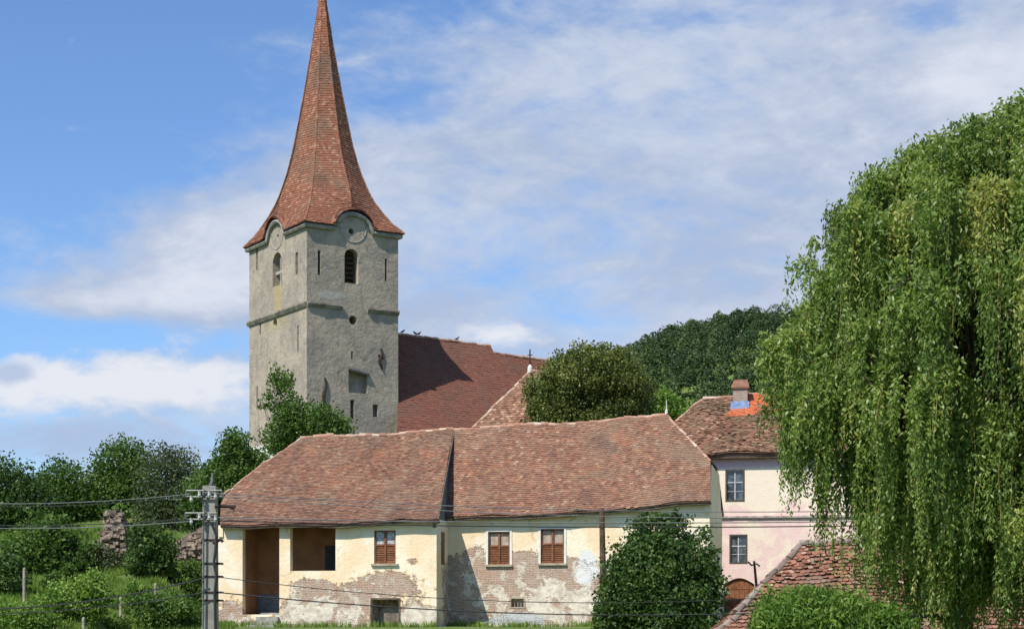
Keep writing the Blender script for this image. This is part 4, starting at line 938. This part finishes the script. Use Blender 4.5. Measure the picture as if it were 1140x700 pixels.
bank_bush(168, [(166, 615, 22, 28, 0, 1.5), (160, 600, 14, 16, 0, 1), (174, 630, 20, 16, 0, 1.2)], 7000, .19, leaf_dark, 'dark conical bush right of the stone ruin', 'bush', .07, LB, shell=.55, clump=.18)
bank_bush(180, [(180, 684, 38, 20, 0, 1.5), (168, 676, 18, 14, 0, 1), (198, 688, 20, 16, 0, 1)], 8000, .15, leaf_mid, 'low dark bush at the bottom beside the utility pole', 'bush', .05, LB, shell=.5, clump=.2)
bank_bush(55, [(42, 608, 34, 26, 0, 1.6), (72, 616, 30, 22, 0, 1.4), (25, 624, 26, 24, 0, 1.4), (60, 592, 26, 20, 0, 1.2)], 11000, .2, leaf_mid, 'broad green bush left of the stone ruin', 'bush', .07, LB, shell=.5, clump=.2)
bank_bush(95, [(84, 668, 32, 20, 0, 1.3), (110, 658, 18, 16, 0, .8), (60, 682, 26, 16, 0, 1.1), (100, 650, 14, 12, 0, .7)], 9000, .14, leaf_bright, 'bright yellow-green vine bush among the stakes', 'bush', .04, LB, shell=.4, clump=.24, toned=.15)
bank_bush(8, [(10, 645, 24, 22, 0, 1.2), (-8, 636, 20, 28, 0, 1.2)], 4500, .17, leaf_dark, 'dark bush at the left edge above the stakes', 'bush', .05, LB, shell=.5)
bank_bush(20, [(18, 688, 36, 16, 0, 1.2), (45, 694, 24, 12, 0, 1)], 5500, .13, leaf_bright, 'bright low bush in the bottom left corner', 'bush', .04, LB, shell=.4, clump=.24)
bank_bush(120, [(150, 626, 16, 10, 0, .9), (100, 618, 24, 14, 0, 1), (128, 624, 20, 9, 0, .8)], 4000, .15, leaf_grey, 'dry grey-green scrub at the foot of the ruin', 'bush', .04, LB, shell=.3, clump=.3)
bank_bush(212, [(213, 636, 12, 16, 0, .7), (206, 658, 16, 16, 0, .8)], 3500, .14, leaf_mid, 'small green bush between the stakes and the utility pole', 'bush', .04, LB, shell=.4)
bank_bush(70, [(70, 642, 15, 12, 0, .7), (58, 650, 12, 9, 0, .6)], 2600, .14, leaf_mid, 'small rounded bush above the bright vine bush', 'bush', .04, LB, shell=.4)
bank_bush(150, [(148, 654, 12, 9, 0, .6), (158, 660, 10, 7, 0, .5)], 1800, .13, leaf_bright, 'tiny bright bush on open grass right of the vine bush', 'bush', .03, LB, shell=.3)
bank_bush(130, [(128, 695, 18, 11, 0, .7), (116, 690, 12, 9, 0, .5)], 2600, .12, leaf_bright, 'tiny bright bush at the bottom edge left of the low dark bush', 'bush', .03, LB, shell=.3)
tree('bush', 105, 280, [(276, 532, 22, 16, 0, 1), (262, 545, 18, 14, 0, 1)], 2600, .2, leaf_mid, 'green bush below the tower plinth beside the farmhouse roof', 'bush', .05, LB, shell=.4)
tree('bush', 112, 735, [(735, 452, 26, 16, 0, 1.4), (752, 462, 22, 14, 0, 1.2)], 4500, .2, leaf_bright, 'bright green bush behind the right end of the farmhouse ridge', 'bush', .05, None, shell=.5)
tree('shrub', 36, 910, [(885, 686, 40, 26, 0, .8), (930, 690, 44, 24, 0, .8), (975, 694, 34, 18, 0, .7), (860, 695, 20, 16, 0, .5), (905, 672, 24, 15, 0, .6), (868, 676, 9, 11, .1, .3), (945, 672, 11, 13, .1, .35), (924, 664, 8, 9, .1, .3), (892, 662, 7, 8, 0, .25), (985, 684, 14, 10, .1, .4)], 26000, .12, leaf_bright, 'light green narrow-leaved shrub in front of the outbuilding roof', 'bush', .03, None, shell=.4, clump=.22, droop=.9, asp=.32)

# forest on the hill
FV = []; FTn = []
cnt = 0
while cnt < 2600:
    y = random.uniform(300, 640); x = random.uniform(-40, 230)
    px = 570 + x / y * FPX
    if px < 560 or px > 1240: continue
    z = ground(x, y)
    if z < 24 and y > 330: continue
    hgt = random.uniform(5.5, 9.5); rad = V3((random.uniform(1.9, 3.9), random.uniform(1.9, 3.9), hgt * .5)); c = V3((x, y, z + hgt * .55)); cnt += 1
    n = 260; d = unit(n); d[:, 2] = np.abs(d[:, 2]) * 1.15 - .25
    M = 9; ld = unit(M); ld[:, 2] = np.abs(ld[:, 2]); lo_ = (d @ ld.T).max(1)                  # lobed outline
    p = c + d * rad * ((.62 + .42 * lo_ ** 3) * rng.uniform(.9, 1.06, n))[:, None]
    nr_ = d + .7 * unit(n); al = np.cross(nr_, unit(n)); al /= np.linalg.norm(al, axis=1)[:, None]
    sz = rng.uniform(.38, .8, n); s2 = np.cross(nr_, al); s2 /= np.linalg.norm(s2, axis=1)[:, None]
    L = sz[:, None] * .5; FV.append(np.stack([p - al * L, p + s2 * L * .8, p + al * L, p - s2 * L * .8], 1).reshape(-1, 3))
    tb0 = random.choice([.15, .25, .35, .4, .5, .5, .62, .85]); FTn.append(np.clip(tb0 + rng.normal(0, .12, n), 0, 1))
tag(npmesh('forest', np.concatenate(FV), 4, np.concatenate(FTn), leaf_forest), 'dark green deciduous forest covering the hill behind the houses', 'forest', kind='stuff')

# weeping willow
WD = 38; wk = WD / FPX
WX = (1088 - 570) / FPX * WD; wbase = V3((WX, WD, ground(WX, WD)))
willow = thing('willow_tree', wbase, 0, 'tall weeping willow with hanging light green strands at the right', 'tree')
AX = 1140; CX = (AX - 570) / FPX * WD
prof = [(112, 5), (124, 26), (142, 44), (166, 100), (186, 150), (206, 174), (235, 216), (255, 224), (280, 245), (310, 250), (340, 260), (365, 272), (400, 280), (450, 280), (490, 280)]
def wrad(py): return float(np.interp(py, [p[0] for p in prof], [p[1] for p in prof])) * wk * .965
def lowest(r): return float(np.interp(r / wk, [0, 60, 120, 160, 190, 215, 235, 250, 275, 295, 340], [705, 705, 702, 690, 655, 622, 594, 562, 530, 484, 470]))
wm = MB()
tip = V3((CX - .8, WD, EYE + (HOR - 260) * wk))
trunk = [wbase + V3((-.3, 0, -.4)), wbase + V3((-.4, 0, 1.5)), wbase + V3((-.5, 0, 3.4)), V3((WX - .4, WD, EYE + .2)), V3((WX + .2, WD, EYE + 2.6)), V3((CX - .5, WD, EYE + 5)), tip]
wm.tube(trunk, [.52, .42, .36, .33, .27, .2, .12], 12)
SV_ = []; ST = []; TWG = []
def strand(p, out, L, bt):
    n = max(8, int(L / .042)); u = np.linspace(0, 1, n); wob = random.uniform(0, 6.28)
    path = p + out * (1 - np.exp(-u[:, None] * 4)) + np.stack([.07 * np.sin(u * L * 2.1 + wob) * u, .06 * np.cos(u * L * 1.7 + wob) * u, -L * u + .16 * np.sin(np.minimum(u * 5, 1) * math.pi)], 1)
    if random.random() < .12 and L > .6: TWG.append(path[::max(1, n // 7)].copy())
    keep = np.sin(u * L * random.uniform(5, 9) + wob) + rng.normal(0, .8, n) > -.75; path = path[keep]; u = u[keep]; n = len(u)
    if n < 3: return
    a = rng.uniform(0, 2 * math.pi, n); spread = rng.uniform(.3, 1.7, n) * (1.25 - .6 * u)
    al = np.stack([np.cos(a) * spread, np.sin(a) * spread, -np.ones(n)], 1); al /= np.linalg.norm(al, axis=1)[:, None]
    ln = rng.uniform(.085, .17, n) * (1 - .3 * u); cpos = path + al * ln[:, None] * .5 + rng.normal(0, .02, (n, 3))
    tn = np.clip(bt + rng.normal(0, .13, n) + .08 * np.sin(u * L * 3 + wob), 0, 1)
    SV_.append(leaf_polys(cpos, ln, ln * .4, al, tn)); ST.append(tn)
def bough(az, py, rf_, nb, maxlen):
    r = wrad(py) * rf_; z = EYE + (HOR - py) * wk; rad = V3((math.cos(az), math.sin(az), 0)); tan = V3((-math.sin(az), math.cos(az), 0))
    c = V3((CX, WD, z)) + rad * r; s = V3(trunk[3 + random.randrange(3)])
    if s[2] > c[2]: s = V3(trunk[3])
    m = lerp(s, c, .55) + V3((0, 0, .25 * np.linalg.norm(c - s)))
    wm.tube([s, lerp(s, m, .6), m, lerp(m, c, .6) + V3((0, 0, .12)), c], [.085, .06, .04, .022, .008], 5)
    bt = random.gauss(.52, .17); reach = min(1.5, r * .6); wdt = random.uniform(.22, .5); lenf = random.uniform(.7, 1.2)
    for k in range(nb):
        w = random.random() ** 1.3; g_ = random.gauss(0, wdt)
        p0 = c - rad * w * reach + tan * g_ + V3((0, 0, .34 * math.sin(min(1, w * 1.4) * math.pi) * reach - .25 * abs(g_) + random.gauss(0, .07)))
        if random.random() < .45:                      # leafy mound where the strands spring from the bough
            nm = 130; mc = p0 + np.clip(rng.normal(0, 1, (nm, 3)), -1.7, 1.7) * V3((.18, .18, .17)) - V3((0, 0, .12)); ml = unit(nm); ml[:, 2] -= .7; ml /= np.linalg.norm(ml, axis=1)[:, None]
            mz = rng.uniform(.08, .16, nm); mt = np.clip(bt + .06 + rng.normal(0, .14, nm), 0, 1); SV_.append(leaf_polys(mc, mz, mz * .4, ml, mt)); ST.append(mt)
        kt = bt + random.gauss(0, .13); kl = maxlen * random.uniform(.45, 1.15) * lenf
        for q in range(random.randint(5, 10)):
            p = p0 + V3((random.gauss(0, .06), random.gauss(0, .06), random.gauss(0, .06)))
            rr = math.hypot(p[0] - CX, p[1] - WD); zl = EYE + (HOR - lowest(rr) + random.gauss(0, 12)) * wk
            strand(p, rad * random.uniform(.02, .28) + tan * random.gauss(0, .08), min(kl * random.uniform(.7, 1.1), max(.3, p[2] - zl)), kt)
def sector(az): return not ((math.cos(az) > .3 and random.random() < .6) or (math.sin(az) > .5 and random.random() < .5))   # thinner at the back and far right
nb_ = 0
while nb_ < 125:
    py = 108 + 372 * random.random() ** .8; az = random.uniform(0, 2 * math.pi)
    if not sector(az): continue
    nb_ += 1; bough(az, py, random.choice((1.0, .98, 1.06, .88, .94, .78, .62)), random.randint(7, 12), random.uniform(1.3, 3.3))
for _ in range(62): bough(random.uniform(math.pi * 1.0, math.pi * 1.85), random.uniform(490, 610), random.uniform(.15, .82), 8, random.uniform(2.0, 3.2))
for px, py in ((1134, 118), (1112, 135), (1086, 163), (1058, 172), (1012, 166), (990, 180), (966, 203), (940, 222), (922, 236), (905, 262), (896, 288), (893, 330), (872, 352), (856, 374), (850, 410), (860, 440)):
    az = math.acos(max(-1, min(1, (px - AX) / max(1, wrad(py) / wk)))); bough(-az, py + random.uniform(-4, 8), random.uniform(.92, 1.1), 9, random.uniform(1.2, 2.4))
for _ in range(46): bough(random.uniform(math.pi * .93, math.pi * 1.8), random.uniform(420, 560), random.uniform(.3, .86), 8, random.uniform(2.2, 4.2))
WV = np.concatenate(SV_); WTn = np.concatenate(ST)
npmesh('crown', WV - wbase, 4, WTn, leaf_willow, willow)
tg = MB()
for p_ in TWG: tg.tube(list(p_), .0075, 3, False)
rel(tg, wbase).build('twigs', mat_simple('yellow_green_twig', (.26, .22, .07), .7, .3, 5, 0.), willow)
for a, b, r in (((1040, 686), (995, 688), .05), ((1140, 420), (1075, 432), .03), ((1000, 480), (960, 415), .05)):
    p, q = P(*a, WD - 1.2), P(*b, WD - 1.6); wm.tube([V3(trunk[3]), lerp(V3(trunk[3]), p, .6), p, lerp(p, q, .5) + V3((0, 0, .05)), q], [.12, .09, r, r * .8, r * .5], 6)
rel(wm, wbase).build('trunk', bark, willow, True)

# ------------------------------------------------------------------ grass and weeds
def blades(name, pts, hmin, hmax, label, wid=.035):
    n = len(pts); h = rng.uniform(hmin, hmax, n); a = rng.uniform(0, 2 * math.pi, n); lean = rng.normal(0, .25, (n, 2)) * h[:, None]
    s = np.stack([np.cos(a), np.sin(a), np.zeros(n)], 1) * wid; tip = pts + np.stack([lean[:, 0], lean[:, 1], h], 1)
    V = np.stack([pts - s, pts + s, tip], 1).reshape(-1, 3); o = npmesh(name, V, 3, np.clip(rng.normal(.5, .25, n), 0, 1), grass_mat); tag(o, label, 'grass', kind='stuff')
gp = []
while len(gp) < 80000:
    D = random.uniform(66, 112); px = random.uniform(-30, 262); x = (px - 570) / FPX * D
    if FH.o is not None:
        l = V3((x, D, 0)) - FH.o; lx, ly = l @ FH.ux, l @ FH.uy
        if lx > xL - .1 and ly > YB - .1: continue
    if math.sin(x * 1.7 + D) * math.sin(D * .9 - x) > .55: continue
    gp.append((x, D, ground(x, D) - .03))
blades('grass', V3(gp), .1, .4, 'tall green grass covering the bank left of the farmhouse')
wp_ = []
for _ in range(5200):
    lx = random.uniform(xL, xR + 1); ly = (YB if lx < xB else 0) - abs(random.gauss(0, .35)) - .05
    if math.sin(lx * 2.1) + math.sin(lx * .7 + 1) + random.gauss(0, .5) < .2 and random.random() < .8: continue
    w = FH.world((lx, ly, 0)); wp_.append((w[0], w[1], ground(w[0], w[1]) - .03))
blades('weeds', V3(wp_), .08, .42, 'weeds growing along the foot of the farmhouse wall')

# ------------------------------------------------------------------ ruin, rubble wall
def mat_stone():
    m, n, b = new_mat('rubble_stone'); oc = objco(n); vo = n.n('ShaderNodeTexVoronoi'); n.put(vo.inputs['Vector'], oc); vo.inputs['Scale'].default_value = 3.2
    f = n.noise(oc, 5, 6, .65); c = n.mix(f, (.20, .145, .105), (.43, .335, .25)); c = n.mix(n.sm(vo.outputs['Distance'], .25, .6, 0, .5), c, (.12, .10, .08))
    n.put(b.inputs['Base Color'], c); b.inputs['Roughness'].default_value = .95; n.put(b.inputs['Normal'], n.bump(n.m('ADD', vo.outputs['Distance'], f), .08)); return m
stone_m = mat_stone()
def rock(mb, c, r):                              # a rough squared stone
    w = random.uniform(-.5, .5); ca, sa = math.cos(w), math.sin(w); tl = random.uniform(-.2, .2); q = []
    hx, hy, hz2 = r * random.uniform(.8, 1.4), r * random.uniform(.6, 1.), r * random.uniform(.4, .75)
    for sz in (-1, 1):
        for sx, sy in ((-1, -1), (1, -1), (1, 1), (-1, 1)):
            x, y, z = sx * hx * random.uniform(.65, 1), sy * hy * random.uniform(.65, 1), sz * hz2 * random.uniform(.65, 1) + tl * sx * hx
            q.append((c[0] + x * ca - y * sa, c[1] + x * sa + y * ca, c[2] + z))
    mb.hexa(q)
D_ = 103; rk = MB(); b_ = P(130, 618, D_); base = V3((b_[0], D_, ground(b_[0], D_)))
for i in range(520):
    u = random.random(); py = lerp(622, 570, u); half = lerp(19, 7, u) * random.uniform(.8, 1.1) ; px = 128 + random.uniform(-half, half); rock(rk, P(px, py, D_ + random.uniform(-.6, .6)), random.uniform(.09, .28))
ru = thing('ruined_pillar', base, 0, 'crumbling stub of stone wall standing among trees on the left bank', 'ruin'); rel(rk, base).build('masonry', stone_m, ru)
V, T = crown(pxblobs(D_, [(130, 566, 12, 4, 0, .5), (122, 571, 7, 4, 0, .4), (140, 572, 6, 4, 0, .4)]), 900, .16, shell=.2); t = npmesh('wall_plant', V, 4, T, leaf_bright); tag(t, 'leafy plant growing on top of the stone ruin', 'plant')
rk = MB(); D_ = 100; base = V3((P(210, 620, D_)[0], D_, ground(P(210, 620, D_)[0], D_)))
for i in range(480):
    px = random.uniform(186, 236); top = lerp(609, 588, (px - 186) / 45) + random.uniform(-3, 3); py = lerp(top, 622, random.random()); rock(rk, P(px, py, D_ + random.uniform(-.5, .5)), random.uniform(.08, .26))
rel(rk, base); rw = rk.build('rubble_wall', stone_m); rw.location = tuple(base); tag(rw, 'low heap of fallen wall stones behind the utility pole', 'wall')

# ------------------------------------------------------------------ vineyard stakes
SG = 'stakes on the left bank'
for px, p0, p1, D, lean, lab in ((27, 633, 674, 84, 0, 'leftmost pale stake, standing tall near the left edge'), (57, 665, 680, 80, -4, 'short leaning stake right of the leftmost stake'), (93, 688, 705, 76, 0, 'stake cut off by the bottom edge left of the bright vine bush middle'),
                                  (134.5, 665, 688, 82, 0, 'upper one of two pale stakes below the ruin'), (138, 684, 706, 77, 0, 'lower one of two pale stakes below the ruin, at the bottom edge'), (173, 650, 670, 90, 0, 'stake between the dark conical bush and the low dark bush'),
                                  (205.5, 616, 650, 92, -2, 'tall pale stake in front of the fallen wall stones'), (211.5, 642, 662, 88, -1, 'short pale stake closest to the utility pole')):
    D = depth_at(px, p1); a, b = P(px, p1, D), P(px + lean * -.5, p0, D); a[2] = min(a[2], ground(a[0], a[1]) ); r_ = .07
    s = MB(); s.tube([(0, 0, -.2), tuple((b - a) * .5), tuple(b - a), tuple(b - a + V3((.01, 0, .06)))], [r_, r_, r_ * .95, r_ * .4], 7); so = s.build('stake', stake_wood); so.location = tuple(a); tag(so, lab, 'stake', SG)

# ------------------------------------------------------------------ concrete utility pole
PD = 40; pk = PD / FPX; px0 = P(234.5, 700, PD); base = V3((px0[0], PD, ground(px0[0], PD)))
up = thing('utility_pole', base, 0, 'grey concrete utility pole with metal brackets and white insulators', 'utility pole')
def up_rel(p): return p - base
top = P(234, 541, PD) - base
s = MB(); h0, h1 = .19, .145
s.hexa([(-h0, -h0, -.3), (h0, -h0, -.3), (h0, h0, -.3), (-h0, h0, -.3)] + [(top[0] + a * h1, b * h1, top[2]) for a, b in ((-1, -1), (1, -1), (1, 1), (-1, 1))])
s.build('shaft', concrete, up)
def bar(mb, a, b, r=.025): mb.tube([P(*a, PD - .2) - base, P(*b, PD - .2) - base], r, 6)
for y in (546, 571):
    br_ = MB(); w0, w1 = (207.5, 247) if y < 560 else (206.5, 241)
    bar(br_, (w0, y), (w1, y)); bar(br_, (w0, y + 7), (w1, y + 7)); bar(br_, (w0, y), (w0, y + 7)); bar(br_, (w1, y), (w1, y + 7)); br_.build('crossarm', galv, up)
    for px, dy in ((213, 9), (222, 4), (233, 4), (240, 6)):
        i_ = MB(); p = P(px, y + dy, PD - .32) - base; i_.tube([p - V3((0, 0, .07)), p - V3((0, 0, .02)), p + V3((0, 0, .02)), p + V3((0, 0, .07))], [.02, .042, .03, .038], 8); i_.build('insulator', porcelain, up)
rd = MB(); bar(rd, (240, 563), (262, 563.5), .045); bar(rd, (256, 563), (261, 566), .05); rd.build('side_bracket', iron, up)
cb_ = MB(); cb_.tube([P(x, y, PD - .24) - base for x, y in ((236, 583), (241, 596), (240, 612), (238, 626), (241, 640), (239, 660), (240, 700))], .035, 6); cb_.build('down_cable', wire_dark, up)
pp = MB(); pp.tube([P(x, y, PD - .24) - base for x, y in ((227.5, 545), (225, 556), (228, 567), (226.5, 590), (226.5, 640), (226, 705))], .022, 6); pp.build('conduit', galv, up)
for y in (601, 627, 641.5, 659, 668):
    bd = MB(); z = (P(234, y, PD) - base)[2]; hw = lerp(h0, h1, (z) / top[2]) + .015; bd.box(-hw, hw + .09, -hw, hw, z - .02, z + .02); bd.build('band', iron, up)
hk = MB(); hk.tube([P(237, 604, PD - .2) - base, P(246, 600, PD - .22) - base, P(248, 603, PD - .22) - base], .04, 6); hk.build('hook', iron, up)
fi = MB(); fi.tube([top, top + V3((0.05, 0, .12)), top + V3((0.05, 0, .3))], [.05, .04, .03], 7); fi.build('top_pin', galv, up)
# overhead cables
CG = 'overhead cables'
def cable(a, b, da, db, sagz, r, mat, label):
    A_, B_ = P(*a, da), P(*b, db); m = MB(); m.tube([lerp(A_, B_, i / 24) - V3((0, 0, sagz * 4 * (i / 24) * (1 - i / 24))) - A_ for i in range(25)], r, 5)
    o = m.build('overhead_cable', mat); o.location = tuple(A_); tag(o, label, 'cable', CG)
PDf = PD - .3
cable((212, 549.5), (-60, 559), PDf, PDf, .1, .009, wire_pale, 'upper of the two top cables leaving the concrete pole to the left')
cable((212, 552.5), (-60, 562.5), PDf, PDf, .1, .009, wire_dark, 'lower of the two top cables leaving the concrete pole to the left')
cable((211, 577), (-60, 583), PDf, PDf, .08, .011, wire_dark, 'upper of the two cables at the second bracket running left')
cable((211, 580), (-60, 586.5), PDf, PDf, .08, .010, wire_pale, 'pale lower cable at the second bracket running left')
cable((227, 643), (-60, 678), PDf, PDf, .2, .017, wire_dark, 'sagging dark lower cable running left above the bright bush')
cable((227, 659), (-60, 683), PDf, PDf, .14, .011, wire_dark, 'thin dark cable running left just below the sagging lower cable')
cable((238, 549), (1300, 556), PDf, 44, .35, .010, wire_pale, 'upper of two pale cables crossing the farmhouse roof')
cable((238, 552), (1300, 560), PDf, 44, .42, .010, wire_pale, 'lower of two pale cables crossing the farmhouse roof')
cable((240, 576), (1300, 572), PDf, 44, .16, .012, wire_pale, 'upper cable running along the farmhouse eaves')
cable((240, 579), (1300, 575), PDf, 44, .20, .014, wire_dark, 'lower dark cable running along the farmhouse eaves')
cable((243, 642), (1300, 600), PDf, 44, 1.0, .009, wire_dark, 'thin sagging cable across the farmhouse wall above the thick one')
cable((243, 659), (1300, 640), PDf, 44, .72, .014, wire_dark, 'thick dark cable sagging low across the farmhouse wall')

# wooden pole before the long wing
D_ = 80; a = P(672.5, 700, D_); base = V3((a[0], D_, ground(a[0], D_))); b = P(670, 566, D_)
wp = thing('wooden_pole', base, 0, 'brown wooden pole standing against the farmhouse beside the dark bush', 'pole')
m = MB(); m.tube([(0, 0, -.3), tuple((b - base) * .5), tuple(b - base)], [.16, .14, .12], 9); m.build('shaft', wood_old, wp)
